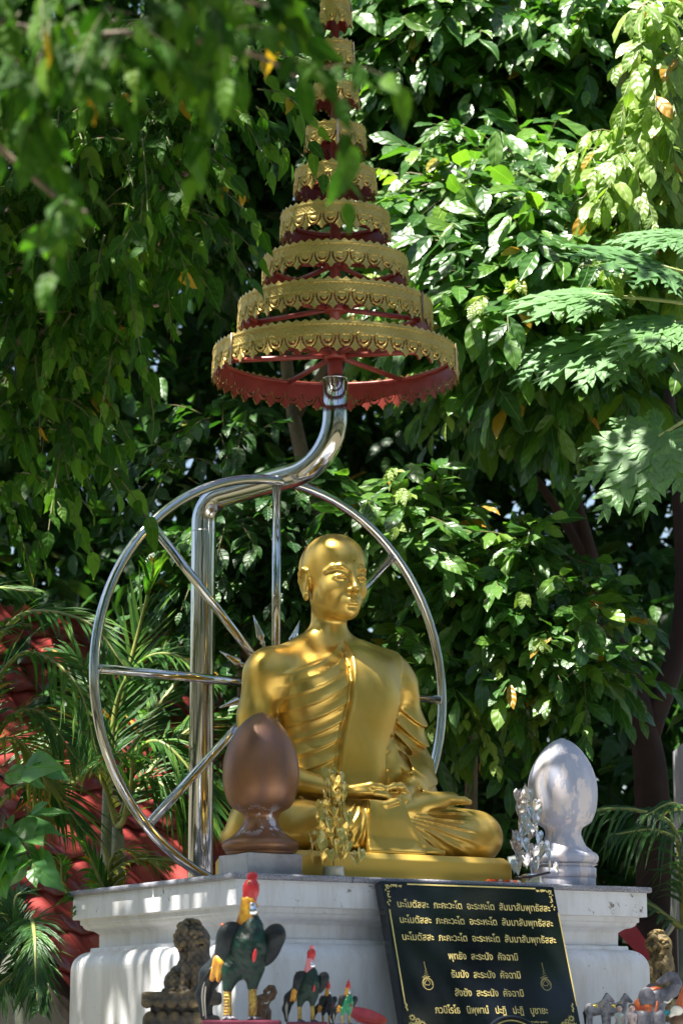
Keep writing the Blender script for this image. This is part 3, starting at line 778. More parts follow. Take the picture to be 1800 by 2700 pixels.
    g.u(ell((.180, -.202, .150), (.075, .042, .034), rf), .012); g.u(ell((.235, -.197, .166), (.055, .041, .022), rf), .010)
    g.cut(ell((.235, -.225, .126), (.07, .03, .014)), .006)
    for i in range(5):
        y = -.228+.016*i; L = .330-.006*i-(0.008 if i == 0 else 0)
        g.u(cap((.255, y, .166), (L-.030, y+.001, .167), .0095 if i == 0 else .0080), .005); g.u(cap((L-.032, y+.001, .167), (L-.010, y+.003, .160), .0088 if i == 0 else .0075), .004)
    # hanging cloth end between the shins
    def clo(X, Y, Z):
        xl = np.interp(Z, [-.02, .02, .08, .14], [-.052, -.052, -.046, -.038]); xr = np.interp(Z, [-.02, .02, .08, .14], [.128, .122, .104, .082])
        yf = -.262+.05*np.maximum(Z-.09, 0)*6*np.maximum(Z-.09, 0)*10+.006*np.sin(X*22)-.010*sstep(.05, .0, Z)
        d = np.maximum(np.maximum(xl-X, X-xr), np.maximum(yf-Y, Y-yf-.05)); return np.maximum(d, np.maximum(Z-.150, -.01-Z))
    g.u((clo, (np.array((-.06, -.285, -.01)), np.array((.135, -.17, .155)))), .006)
    g.u((lambda X, Y, Z: np.maximum(np.maximum(np.maximum(-.05-X, X-.132), np.abs(Y+.258)-.022), np.abs(Z-.006)-.0055), (np.array((-.06, -.285, -.01)), np.array((.135, -.2, .02)))), .002)
    g.chain([(.125, -.262, .010), (.175, -.262, .012), (.200, -.255, .010), (.185, -.255, .004)], [.008, .009, .008, .006], .006)
    g.chain([(.10, -.245, .08), (.135, -.255, .03), (.175, -.258, .012)], [.010, .012, .008], .010)
    # hands
    g.u(ell((-.078, -.188, .178), (.040, .026, .022), Matrix.Rotation(-.55, 3, 'Z')), .012)
    g.u(ell((-.040, -.208, .172), (.044, .036, .0165), Matrix.Rotation(-.2, 3, 'Z')), .010)
    g.u(ell((.075, -.206, .160), (.050, .038, .019), Matrix.Rotation(.25, 3, 'Z')), .010)
    for i in range(4):
        y = -.236+.0185*i
        g.chain([(-.010, y, .170), (.020, y-.003, .167), (.050-.003*abs(i-1), y+.002, .158)], [.0110, .0104, .0088], .0035)
        g.chain([(.055, y-.010, .150), (.015, y-.013, .137), (-.030+.004*abs(i-1), y-.006, .140)], [.0118, .0112, .0094], .0035)
    g.chain([(-.066, -.215, .181), (-.022, -.238, .190), (.006, -.240, .188), (.026, -.238, .184)], [.0125, .0110, .0098, .0078], .006)
    g.chain([(.108, -.212, .176), (.075, -.236, .193), (.050, -.241, .192), (.031, -.240, .186)], [.0140, .0115, .0100, .0080], .006)
    g.D = np.maximum(g.D, (-.004-g.ax[2])[None, None, :])
    return g
st_o = statue().build('body', M_GOLD, mk, 2)
MB().ball((0, -.1075, .852), .0022, 8).build('forehead_dot', simple('dark_dot', (.09, .06, .02), .6), mk)
bs = MB(); x0, x1, y0, y1 = -.43, .405, -.300, .24; zb, zc, zd = ZT-SB+.0005, -.017, 0.0; c = .016
hexa = [(-.36, -.30), (.405, -.30), (.405, .05), (.24, .19), (-.24, .19), (-.36, .05)]
bs.add([(x, y, zb) for x, y in hexa]+[(x, y, zc) for x, y in hexa]+[(x*.958, y*.95, zd) for x, y in hexa], [(6*j+i, 6*j+(i+1) % 6, 6*j+6+(i+1) % 6, 6*j+6+i) for j in (0, 1) for i in range(6)]+[tuple(range(12, 18))], False)
bevel(bs.build('base', M_GOLDBASE, mk), .003)

# ---------------------------------------------------------------- figurines on the ledge
LZ = 1.50
def stone(name, c, c2, hi):
    m = N(name); f = m.ramp(m.noise(60, 5, .65), [(.38, 0), (.62, 1)]); cc = m.mix(f, c, c2)
    ge = m.n('ShaderNodeNewGeometry'); pt = m.ramp(ge.outputs['Pointiness'], [(.49, 0), (.56, 1)]); h = m.math('MULTIPLY', pt, m.ramp(m.noise(22, 4, .6), [(.35, .2), (.55, 1)])); cc = m.mix(h, cc, hi); m.set(cc, .6); m.bump(m.noise(120, 5), .5, .003); return m.m
M_LION = stone('weathered_lion_paint', (.016, .014, .013), (.075, .062, .05), (.24, .16, .05))
M_LIONY = stone('ochre_lion_paint', (.05, .04, .03), (.22, .15, .05), (.34, .24, .07))
M_BLK = simple('black_feather_paint', (.008, .010, .012), .42, 0, (.016, .024, .024), 40, bump=.5, bs=180, spec=.3)
M_GRN = simple('dark_green_feather_paint', (.003, .030, .017), .38, 0, (.003, .009, .008), 60, bump=.5, bs=220, spec=.35)
M_RDP = simple('red_comb_paint', (.50, .025, .03), .35, 0, (.34, .015, .02), 60)
M_YEL = simple('yellow_hackle_paint', (.60, .34, .02), .4, 0, (.40, .12, .02), 70, bump=.4, bs=160)
M_YLG = simple('yellow_leg_paint', (.52, .36, .06), .45, 0, (.25, .15, .04), 160, .45, .55)
M_WHT = simple('white_feather_paint', (.65, .62, .52), .4)
M_PINK = simple('pink_comb_paint', (.62, .22, .24), .4)
M_MAR = simple('maroon_base_paint', (.10, .012, .03), .35)
M_GREY = simple('grey_elephant_paint', (.13, .13, .155), .5, 0, (.06, .06, .075), 60, bump=.4, bs=120)
M_ORG = simple('orange_trapping_paint', (.40, .11, .02), .45, 0, (.24, .03, .02), 90)
M_BRN = simple('brown_varnished_wood', (.12, .055, .02), .3, 0, (.05, .025, .012), 60, bump=.4, bs=100)
M_HORSE = simple('silvery_horse_paint', (.30, .30, .32), .4, 0, (.12, .11, .12), 90, bump=.3, bs=120)
M_SKIN = simple('painted_skin', (.42, .26, .20), .5, 0, (.50, .40, .36), 60)
M_TEAL = simple('teal_paint', (.02, .22, .25), .4)
def prim(mat, parent, name, items, h=.0022, relax=1):
    """one smooth-blended solid: items are (primitive, blend)"""
    lo = np.min([p[1][0] for p, k in items], 0)-.008; hi = np.max([p[1][1] for p, k in items], 0)+.008
    g = SDF.cube(lo, hi, h)
    for p, k in items: g.u(p, k)
    return g.build(name, mat, parent, relax)
def rot(a, ax='Y'): return Matrix.Rotation(a, 3, ax)
def rooster(loc_, label, sc=1, pink=False, rz=0.0, first=True):
    q = .0003325
    def v(zx, zy, y=0): return ((zx-710)*q, y, (1070-zy)*q)
    r = thing('rooster_figurine', label, 'rooster', loc_, rz, 'painted roosters offered on the ledge', sc)
    feather = lambda X, Y, Z: .0011*np.sin(X*420+Z*120)*np.sin(Z*330)
    b = SDF.cube((-.06, -.07, .06), (.075, .06, .25), .0022)
    b.u(ell(v(765, 590, .0), (.044, .045, .062), rot(.12)), .01); b.u(cap(v(795, 400, -.002), v(780, 560, -.014), .020, .036), .02); b.u(ell(v(700, 690, .012), (.036, .036, .034)), .02)
    b.u(cap(v(655, 740, -.006), v(628, 850, -.008), .026, .0125), .012); b.u(cap(v(805, 720, -.006), v(797, 840, -.008), .026, .0125), .012)
    b.off(lambda X, Y, Z: .0016*np.maximum(0, np.sin(X*260+Z*90))*np.sin(Z*280+X*60), (-.06, -.07, .1), (.075, .06, .25)); b.build('body', M_GRN, r)
    prim(M_BLK, r, 'wing', [(ell(v(625, 590, .005), (.031, .022, .060), rot(.10)), .01), (ell(v(655, 500, -.004), (.036, .022, .034)), .012), (ell(v(640, 700, .01), (.018, .014, .04), rot(-.35)), .012)])
    prim(M_BLK, r, 'wing', [(ell(v(920, 560, .005), (.026, .018, .052), rot(.42)), .01), (ell(v(950, 490, -.002), (.024, .018, .024)), .012)])
    prim(M_ORG, r, 'wing_tip', [(ell(v(592, 425), (.009, .010, .006), rot(.4)), .003)]); prim(M_ORG, r, 'wing_tip', [(ell(v(960, 432), (.012, .010, .006), rot(.4)), .003)])
    prim(M_BLK, r, 'tail', [(cap(v(600, 650, .03), v(500, 760, .05), .026, .024), .02), (cap(v(500, 760, .05), v(452, 900, .055), .022, .016), .02), (cap(v(452, 900, .055), v(455, 1050, .04), .014, .008), .02)])
    for i in range(4): MB().tube(catmull([v(545-i*12, 690+i*8, .025-.004*i), v(488-i*13, 770+i*14, .030), v(462-i*9, 900, .036), v(462-i*8+10, 1060-i*10, .032)], 5), np.linspace(.0035, .0016, 16), 6).build('tail_feather', M_WHT if i % 2 == 0 else M_BLK, r)
    prim(M_YEL, r, 'saddle_feathers', [(cap(v(560, 660, .0), v(515, 790, .012), .013, .006), .01), (cap(v(585, 690, -.006), v(560, 800, .0), .010, .005), .01)])
    n = SDF.cube((-.02, -.035, .20), (.05, .03, .30), .0018); n.u(cap(v(752, 395, .002), v(765, 260, 0), .0225, .018), .01); n.u(cap(v(790, 390, -.004), v(790, 300, -.002), .012, .012), .01)
    n.off(lambda X, Y, Z: .0008*np.sin(X*500), (-.02, -.035, .2), (.05, .03, .3)); n.build('hackle', M_YEL if not pink else M_PINK, r)
    rd = M_RDP
    prim(rd, r, 'head', [(ell(v(785, 160), (.0175, .016, .021)), .005), (cap(v(780, 170), v(765, 235), .017, .015), .01), (cap(v(805, 200, -.004), v(803, 250, -.005), .010, .006), .006)])
    prim(rd if not pink else M_PINK, r, 'comb', [(ell(v(790, 95), (.012, .007, .014)), .004)]+[(cap(v(768+11*i, 95), v(760+16*i, 52+abs(i-2)*9), .0050, .0022), .0015) for i in range(5)])
    MB().tube([v(812, 150), v(828, 142), v(845, 143)], [.0075, .0055, .0012], 8).build('beak', M_YEL, r)
    for s_ in (-1,): e = MB().ball(v(768, 132, -.0155), .0042, 8).build('eye', M_YEL, r); MB().ball(v(768, 132, -.0190), .002, 6).build('pupil', M_BLK, e)
    prim(M_FOIL, r, 'locket', [(ell(v(797, 325, -.012), (.0115, .011, .0135)), .003), (ell(v(790, 280, -.010), (.009, .010, .006)), .003)]); prim(M_RDP, r, 'chest_gem', [(ell(v(815, 635, -.050), (.0048, .006, .017), rot(.15)), .002)])
    for x in (625, 797):
        lg = MB(); lg.tube([v(x, 842, -.008), v(x+3, 950, -.008), v(x+2, 1050, -.008)], [.0098, .0088, .0095], 10)
        for k in range(9): lg.tube([v(x+2, 860+k*21, -.008), v(x+2, 866+k*21, -.008)], .0103, 10)
        lo_ = lg.build('leg', M_YLG, r); tt = MB()
        for a in (-1.9, -1.2, -.4): tt.tube([v(x, 1048, -.008), (v(x, 0)[0]+.016*cos(a), -.008+.016*sin(a), .004), (v(x, 0)[0]+.026*cos(a), -.008+.026*sin(a), .0015)], [.0055, .0045, .002], 6)
        tt.build('foot', M_GREY, lo_)
    bevel(MB().box((-.085, -.045, -.048), (.095, .06, 0)).build('pedestal', M_MAR, r), .004)
    return r
F1 = P(632, 2690, 6.2)
r1 = rooster((F1.x, 6.2, F1.z), 'large painted rooster figurine with green breast and black wings, tallest on the ledge')
def rcopy(px, py, Y, sc, label, rz):
    c = copy_tree(r1); p = P(px, py, Y); c.location = p; c.scale = (sc,)*3; c.rotation_euler.z = rz; c['label'] = label; return c
r2 = rcopy(806, 2694, 6.2, .515, 'medium rooster figurine with pink comb between the tallest rooster and the two tiny ones', .05)
for ch in r2.children:
    if ch.name.startswith(('comb', 'hackle')): ch.data = ch.data.copy(); ch.data.materials[0] = M_PINK
r3 = rcopy(858, 2700, 6.25, .29, 'tiny rooster figurine with black and white body, left one of the tiny pair', .5)
for ch in r3.children:
    if ch.name.startswith('body'): ch.data = ch.data.copy(); ch.data.materials[0] = M_BLK
r4 = rcopy(910, 2700, 6.2, .29, 'tiny rooster figurine with bright green body nearest the black plaque', .3)
M_GRN2 = simple('bright_green_paint', (.01, .17, .07), .3)
for ch in r4.children:
    if ch.name.startswith('body'): ch.data = ch.data.copy(); ch.data.materials[0] = M_GRN2

def lion(label, loc_, mat, sc=1, rz=0):
    q = .000354
    def v(zx, zy, y=0): return ((zx-260)*q, y, (1250-zy)*q)
    r = thing('guardian_lion', label, 'lion statue', loc_, rz, None, sc)
    g = SDF.cube((-.075, -.075, .10), (.085, .085, .31), .0022)
    g.u(ell(v(350, 520, 0), (.034, .036, .034)), .008); g.u(ell(v(300, 500, .008), (.030, .040, .033)), .01); g.u(cap(v(350, 600, .012), v(335, 700, .016), .027, .036), .015)
    g.u(ell(v(395, 545, -.012), (.021, .026, .019)), .008); g.u(ell(v(418, 525, -.016), (.010, .013, .009)), .004)
    g.u(cap(v(370, 480, -.034), v(420, 488, -.026), .0075, .0065), .004); g.cut(ell(v(398, 508, -.043), (.010, .007, .005)), .003); g.u(ell(v(396, 509, -.034), (.0065, .0065, .0050)), .002)
    g.cut(cap(v(385, 572, -.045), v(440, 560, -.020), .0045, .003), .003); g.u(cap(v(385, 592, -.026), v(428, 585, -.018), .010, .008), .005); g.u(ell(v(300, 470, -.030), (.008, .010, .014), rot(-.5)), .004)
    rg = np.random.default_rng(2)
    for i in range(70):
        a = rg.uniform(-3, 3); e = rg.uniform(-1.2, 1.4); c = np.array(v(308, 508, .004))+np.array((.036*math.cos(e)*math.cos(a*1.1+2.0), -.042*math.cos(e)*math.sin(a*1.1+2.0), .041*math.sin(e)))
        if c[0] > v(322, 0)[0] and c[2] < v(0, 455)[2]: continue
        g.u(ell(tuple(c), (.0085, .0085, .0085)), .0012)
    g.u(ell(v(405, 690, -.006), (.020, .030, .040)), .010); g.u(cap(v(300, 660, .014), v(245, 800, .022), .030, .036), .015); g.u(ell(v(215, 815, -.022), (.026, .022, .030)), .006)
    g.u(cap(v(400, 720, -.030), v(405, 860, -.030), .016, .013), .008); g.u(cap(v(330, 720, -.030), v(310, 860, -.034), .015, .013), .008); g.u(cap(v(400, 720, .030), v(410, 860, .030), .016, .013), .008)
    for x, y in ((318, -.043), (412, -.040), (418, .026), (200, -.040)): g.u(ell(v(x, 872, y), (.019, .015, .009)), .004); [g.u(ell(v(x+34, 876, y-.010+.008*k), (.006, .0045, .006)), .002) for k in range(3)]
    for k in range(4): g.u(cap(v(360-k*6, 615+k*20, -.036+.002*k), v(430-k*4, 615+k*22, -.020), .005, .004), .003)
    g.u(ell(v(180, 760, .01), (.015, .016, .022)), .008)
    g.cut(cap(v(350, 720, -.05), v(355, 850, -.05), .008, .010), .004); g.cut(cap(v(440, 640, -.04), v(360, 640, -.045), .004, .004), .003)
    g.off(lambda X, Y, Z: .0011*np.sin(X*390)*np.sin(Z*360+Y*200), (-.075, -.075, .1), (.085, .085, .31)); g.build('body', mat, r, 3)
    p = SDF.cube((-.095, -.085, -.01), (.090, .085, .14), .0028)
    p.u(rbox(v(245, 920), (.078, .068, .016), .008), .004); p.u(rbox(v(245, 1000), (.060, .052, .022), .004), .004); p.u(rbox(v(245, 1100), (.076, .066, .024), .01), .006); p.u(rbox(v(245, 1215), (.080, .070, .012), .004), .004)
    for x in (70, 165, 260, 355, 430):
        p.u(ell(v(x, 955, -.062), (.015, .012, .012)), .004); p.u(ell(v(x+20, 1050, -.058), (.017, .012, .016)), .004)
    p.build('pedestal', mat, r, 2)
    return r
l1 = lion('weathered grey stone guardian lion on a carved pedestal left of the big rooster', (P(485, 2600, 6.55).x, 6.55, LZ), M_LION, 1.0, -.42)
l1.location.z = P(480, 2700, 6.55).z-.056+.0
l2 = lion('ochre-faced guardian lion behind the grey elephant at the right end', (P(1722, 2600, 7.98).x, 7.98, LZ), M_LIONY, .88, -.40)
l2.location.z = P(1735, 2462, 7.98).z-.259
lb = MB().box((.80, 7.86, 0), (1.35, 8.2, l2.location.z)); lb = lb.build('block_pedestal', M_WALL); tag(lb, 'low white block under the ochre lion beyond the plinth end', 'pedestal')

def elephant(label, loc_, sc, body, cloth, rz=0):
    r = thing('elephant_figurine', label, 'elephant', loc_, rz, None, sc)
    q = .0001944*1.0
    def v(zx, zy, y=0): return ((zx-1200)*q, y, (1600-zy)*q)
    g = SDF.cube((-.06, -.055, -.002), (.075, .055, .152), .0018)
    g.u(ell(v(1130, 1330, .005), (.040, .034, .036)), .01); g.u(ell(v(1245, 1140, -.004), (.026, .024, .025)), .008); g.u(cap(v(1190, 1250), v(1235, 1160), .028, .024), .012)
    g.chain([v(1330, 1130, -.008), v(1440, 1060, -.008), v(1490, 970, -.008), v(1465, 890, -.008), v(1395, 870, -.008), v(1330, 920, -.008), v(1270, 950, -.008)], [.016, .0145, .013, .0115, .0100, .0085, .007], .006)
    g.u(ell(v(1090, 1130, -.028), (.020, .006, .024), rot(.3)), .004); g.u(ell(v(1200, 1060, .024), (.016, .006, .020)), .004)
    for x, y in ((1060, -.020), (1250, -.020), (1080, .022), (1265, .022)): g.u(cap(v(x, 1370, y), v(x, 1585, y), .0165, .0145), .006)
    g.u(cap(v(1300, 1200, -.012), v(1330, 1215, -.012), .010, .006), .005)
    g.off(lambda X, Y, Z: .0006*np.sin(Z*900+X*300), (.02, -.05, .08), (.075, .05, .152)); g.build('body', body, r)
    for y in (-.022, .010): MB().tube(catmull([v(1310, 1190, y), v(1370, 1200, y-.002), v(1420, 1150, y-.003)], 4), np.linspace(.0035, .001, 9), 6).build('tusk', M_WHT, r)
    prim(cloth, r, 'saddle_cloth', [(ell(v(1100, 1270, .004), (.030, .0375, .030)), .004)], .002); prim(cloth, r, 'head_cloth', [(ell(v(1215, 1045, -.004), (.022, .018, .008), rot(-.1)), .004)], .0015)
    ga_ = MB().tube([(v(1215, 0)[0]+.006*sin(a), .0300*cos(a), v(0, 1265)[2]+.030*sin(a)) for a in np.linspace(0, 2*pi, 25)[:-1]], .0035, 6, closed=True); ga_.build('collar', cloth, r)
    MB().ball(v(1268, 1110, -.0265), .0022, 6).build('eye', M_BLK, r)
    return r
e = P(1722, 2700, 7.1); elephant('grey elephant figurine with curled raised trunk and orange trappings at the right end', (e.x, 7.1, e.z-.028), 1.075, M_GREY, M_ORG, .05)
e = P(700, 2697, 6.6); elephant('small dark brown wooden elephant figurine between the large and medium roosters', (e.x-.008, 6.6, e.z), .60, M_BRN, M_BRN, -.45)
def horse(label, px, Y, sc, rz=0):
    r = thing('horse_figurine', label, 'horse', (0, 0, 0), rz, 'small horse figurines left of the elephant', sc); p = P(px, 2720, Y); r.location = p
    q = .0001944
    def v(zx, zy, y=0): return ((zx-480)*q, y, (1560-zy)*q)
    prim(M_HORSE, r, 'body', [(cap(v(370, 1290), v(520, 1270), .0165, .0150), .008), (cap(v(520, 1260), v(585, 1140), .0125, .0080), .008), (cap(v(585, 1130), v(655, 1185), .0078, .0045), .004), (cap(v(590, 1105, -.004), v(594, 1075, -.004), .0022, .001), .002), (cap(v(595, 1105, .004), v(598, 1075, .004), .0022, .001), .002)]+[(cap(v(x, 1320, y), v(x+5, 1550, y), .0072, .0042), .005) for x, y in ((345, -.008), (365, .008), (530, -.008), (550, .008))], .0015)
    prim(M_BLK, r, 'mane', [(cap(v(510, 1210, 0), v(575, 1095, 0), .0045, .0035), .002)], .0013); prim(M_BLK, r, 'tail', [(cap(v(330, 1250), v(295, 1330), .0042, .0045), .003), (cap(v(295, 1330), v(300, 1480), .0045, .002), .003)], .0013)
    prim(M_BRASS, r, 'saddle', [(ell(v(430, 1250), (.015, .0160, .0085)), .002)], .0013); MB().tube([(v(505, 0)[0]+.004*sin(a), .0150*cos(a), v(0, 1250)[2]+.0150*sin(a)) for a in np.linspace(0, 2*pi, 21)[:-1]], .0015, 5, closed=True).build('harness', M_BRASS, r)
    return r
h1 = horse('pale grey horse figurine with dark mane, left one beside the plaque', 1580, 7.1, 1.07)
h2 = copy_tree(h1); h2.location = P(1628, 2720, 7.18); h2['label'] = 'pale grey horse figurine half hidden behind the two little sitting figures'
def manikin(label, px, top, Y, shirt, sc=1.0):
    p = P(px, top, Y); r = thing('small_figure', label, 'figurine', (p.x, Y, p.z-.066*sc), 0, None, sc)
    prim(M_SKIN, r, 'body', [(ell((0, 0, .054), (.0080, .0085, .0095)), .002), (cap((0, 0, .046), (0, 0, .040), .004, .004), .002), (cap((-.008, 0, .014), (-.010, -.014, .006), .005, .004), .003), (cap((.008, 0, .014), (.010, -.014, .006), .005, .004), .003), (cap((-.010, -.001, .034), (-.007, -.013, .022), .0035, .0030), .002), (cap((.010, -.001, .034), (.007, -.013, .022), .0035, .0030), .002), (ell((0, -.009, .053), (.0015, .0018, .0020)), .001)], .0011)
    prim(shirt, r, 'clothing', [(cap((0, 0, .036), (0, .001, .014), .0095, .0110), .004), (cap((-.008, 0, .036), (.008, 0, .036), .0055, .0055), .003)], .0012); prim(M_BLK, r, 'hair', [(ell((0, .0020, .0575), (.0087, .0085, .0085)), .001)], .0011)
    for s_ in (-1, 1): MB().ball((s_*.003, -.0078, .0545), .0009, 5).build('eye', M_BLK, r)
    return r
manikin('little dark-haired figure in a pale green shirt sitting before the second horse', 1631, 2646, 6.95, simple('pale_green_paint', (.36, .42, .38), .5))
manikin('little dark-haired figure in a pale pink shirt next to the elephant', 1664, 2646, 6.95, simple('pale_pink_paint', (.52, .42, .40), .5))
c = P(1785, 2690, 6.45); tf = thing('painted_figurine', 'small white-headed figurine with teal base and orange plume at the lower right corner', 'figurine', (c.x, 6.45, c.z-.03))
prim(M_WHT, tf, 'head', [(ell((-.002, -.004, .052), (.015, .013, .012)), .004), (cap((-.01, -.006, .046), (-.018, -.01, .040), .006, .004), .004)], .0015); prim(M_BRN, tf, 'body', [(ell((0, .004, .028), (.020, .016, .022)), .004)], .002)
prim(M_TEAL, tf, 'collar', [(cap((-.028, 0, .048), (-.012, .004, .046), .006, .006), .003)], .0015); prim(M_ORG, tf, 'plume', [(cap((.010, .01, .060), (.020, .01, .110), .010, .006), .004), (cap((.004, .01, .07), (.012, .01, .098), .006, .003), .004)], .0018)
# red dish at the foot of the plaque
c = P(962, 2690, 6.45); rd = MB(); rd.lathe([(.0, 0), (.030, .001), (.050, .014), (.0505, .016), (.048, .015), (.029, .004), (.0, .003)], 28); o = rd.build('red_dish', M_RDP); o.location = (c.x, 6.45, c.z-.003); o.rotation_euler = (R(18), R(16), 0); tag(o, 'shiny red dish lying at the foot of the black plaque', 'dish')

# ---------------------------------------------------------------- foliage
def leafmat(name, dark, mid, light, yellow=.985, trans=.32, rough=.36, tcol=None, veins=26, spec=.5):
    m = N(name)
    at = m.n('ShaderNodeAttribute', attribute_name='lr'); oi = m.n('ShaderNodeObjectInfo')
    r = m.math('FRACT', m.math('ADD', at.outputs['Fac'], oi.outputs['Random']))
    c = m.ramp(r, [(0, dark), (.45, mid), (.93, light), (min(yellow, .999), (light[0]*1.3, light[1]*1.1, light[2])), (min(yellow+.006, 1), (.42, .22, .02))])
    luv = m.n('ShaderNodeAttribute', attribute_name='luv'); sx = m.n('ShaderNodeSeparateXYZ'); m.l(luv.outputs['Vector'], sx.inputs[0])
    av = m.math('ABSOLUTE', sx.outputs[1])
    rib = m.ramp(av, [(0, 1), (.10, 0)])
    side = m.math('SINE', m.math('SUBTRACT', m.math('MULTIPLY', sx.outputs[0], veins), m.math('MULTIPLY', av, 5.0)))
    c = m.mix(m.math('MULTIPLY', rib, .45), c, (min(light[0]*1.8, .4), light[1]*1.7, light[2]*2))
    sp = m.ramp(m.noise(16, 3, .6), [(.62, 0), (.72, 1)]); c = m.mix(m.math('MULTIPLY', sp, .3), c, (light[0]*1.4, light[1]*.9, light[2]*.6))
    m.set(c, rough, 0, spec)
    h = m.math('ADD', m.math('MULTIPLY', side, .35), m.math('MULTIPLY', rib, -1.0)); m.bump(h, .55, .003)
    tr = m.n('ShaderNodeBsdfTranslucent'); tc = m.mix(1.0, c, tcol or (1.5, 1.7, .55), 'MULTIPLY'); m.l(tc, tr.inputs[0])
    mx = m.n('ShaderNodeMixShader'); mx.inputs[0].default_value = trans
    m.l(m.b.outputs[0], mx.inputs[1]); m.l(tr.outputs[0], mx.inputs[2]); m.l(mx.outputs[0], m.out.inputs[0])
    return m.m
ML_A = leafmat('leaf_glossy_green', (.022, .075, .014), (.044, .130, .020), (.110, .225, .030), .985, .34, .36, spec=.55)
ML_DK = leafmat('leaf_deep_green', (.012, .045, .012), (.022, .075, .016), (.045, .120, .022), .994, .30, .42, spec=.35)
ML_B = leafmat('leaf_soft_green', (.014, .050, .006), (.027, .085, .008), (.075, .165, .016), .992, .45, .55, spec=.14)
ML_Y = leafmat('leaf_young_green', (.14, .23, .035), (.19, .29, .05), (.25, .34, .07), .97, .45, .45)
ML_P = leafmat('palm_leaflet_green', (.015, .062, .010), (.028, .100, .014), (.085, .19, .024), .97, .34, .42, spec=.3)
ML_PAP = leafmat('papaya_leaf_green', (.080, .185, .070), (.100, .215, .078), (.125, .25, .080), 1, .32, .5, spec=.35)
ML_BIG = leafmat('broad_leaf_green', (.040, .130, .030), (.055, .165, .032), (.090, .22, .04), 1, .32, .40, veins=20)
def template(w=.21, curl=.12, fold=.25, wave=0.0, kind='ell', seed=0):
    rg = np.random.default_rng(seed)
    st = np.array([.0, .14, .34, .56, .78, 1.0])
    if kind == 'ell': wd = np.array([.02, .62, .98, 1.0, .66, .0])
    elif kind == 'ovate': wd = np.array([.02, .85, 1.0, .80, .38, .0])
    else: wd = np.array([.02, .5, .8, 1.0, .8, .0])
    V, U = [], []
    ph = rg.uniform(0, 6)
    for i, (t, ww) in enumerate(zip(st, wd)):
        z = -curl*t*t+wave*sin(t*7+ph)
        if i in (0, 5): V.append((0, t, z)); U.append((t, 0, 0)); continue
        x = ww*w
        k = wave*sin(t*11+ph)
        V += [(-x, t, z+fold*x+k), (0, t, z), (x, t, z+fold*x-k)]; U += [(t, -1, 0), (t, 0, 0), (t, 1, 0)]
    Q = [(0, 2, 1, 1), (0, 3, 2, 2)]
    T = [(0, 2, 1), (0, 3, 2)]
    for i in range(3):
        b = 1+3*i
        for a, c in ((b, b+1), (b+1, b+2)):
            T += [(a, c, c+3), (a, c+3, a+3)]
    b = 10; T += [(b, b+1, 13), (b+1, b+2, 13)]
    return np.array(V, np.float32), np.array(T, np.int32), np.array(U, np.float32)
def tset(kind, w, n=3, curl=(.05, .3), fold=(.1, .4), wave=.02):
    rg = np.random.default_rng(int(w*100))
    return [template(w*rg.uniform(.9, 1.1), rg.uniform(*curl), rg.uniform(*fold), wave, kind, i) for i in range(n)]
T_ELL = tset('ell', .21); T_OV = tset('ovate', .25, curl=(.15, .45)); T_BIG = tset('ovate', .31, curl=(.1, .25), fold=(.05, .2)); T_OB = tset('obov', .20)
T_SM = tset('ell', .24)
def norm(a): return a/np.maximum(np.linalg.norm(a, axis=-1, keepdims=True), 1e-9)
def sprays(O, D, L, K, size, ang=.9, droop=.3, ldroop=.35, rg=rng, terminal=True, upn=1.0, jit=.25, face=-.4):
    S = len(O); t = np.linspace(.12, 1, K)[None, :]+rg.normal(0, .02, (S, K))
    D = norm(D); lat = norm(np.cross(D, (0, 0, 1.0))+rg.normal(0, .25, D.shape)); L = np.broadcast_to(np.asarray(L, float), (S,))
    pos = O[:, None]+D[:, None]*(L[:, None]*t)[..., None]; pos[..., 2] -= droop*L[:, None]*t*t
    tan = D[:, None]-np.array([0, 0, 1.0])*(2*droop*t)[..., None]*.8
    side = np.where((np.arange(K) % 2 == 0), 1., -1.)[None, :, None]*np.ones((S, K, 1))
    if terminal: side[:, -1] = 0
    a = ang*(1-.35*t)[..., None]
    ld = norm(tan)*np.cos(a)+side*lat[:, None]*np.sin(a)+np.array([0, 0, -ldroop])+rg.normal(0, jit, (S, K, 3))
    ld = norm(ld)
    nr = np.array([-.1, face, upn])+rg.normal(0, .42, (S, K, 3)); nr = nr-ld*(nr*ld).sum(-1, keepdims=True); nr = norm(nr)
    sz = size*rg.uniform(.6, 1.2, (S, K))*(1-.2*np.abs(t-.5))
    # twig polyline
    tt = np.linspace(0, 1, 5)[None, :]; tw = O[:, None]+D[:, None]*(L[:, None]*tt)[..., None]; tw[..., 2] -= droop*L[:, None]*tt*tt
    return pos.reshape(-1, 3), ld.reshape(-1, 3), nr.reshape(-1, 3), sz.ravel(), tw
def twigmesh(tw, r):
    S, n, _ = tw.shape; d = norm(np.gradient(tw, axis=1)); a = norm(np.cross(d, (0.3, .2, 1.))); b = np.cross(d, a)
    rr = np.linspace(r, r*.35, n)[None, :, None]
    V = np.stack([tw+(a*cos(q)+b*sin(q))*rr for q in (0, 2.09, 4.19)], 2)          # S,n,3,3
    ids = np.arange(S*n*3).reshape(S, n, 3); Q = []
    for k in range(3): Q.append(np.stack([ids[:, :-1, k], ids[:, :-1, (k+1) % 3], ids[:, 1:, (k+1) % 3], ids[:, 1:, k]], -1).reshape(-1, 4))
    return V.reshape(-1, 3), np.concatenate(Q)
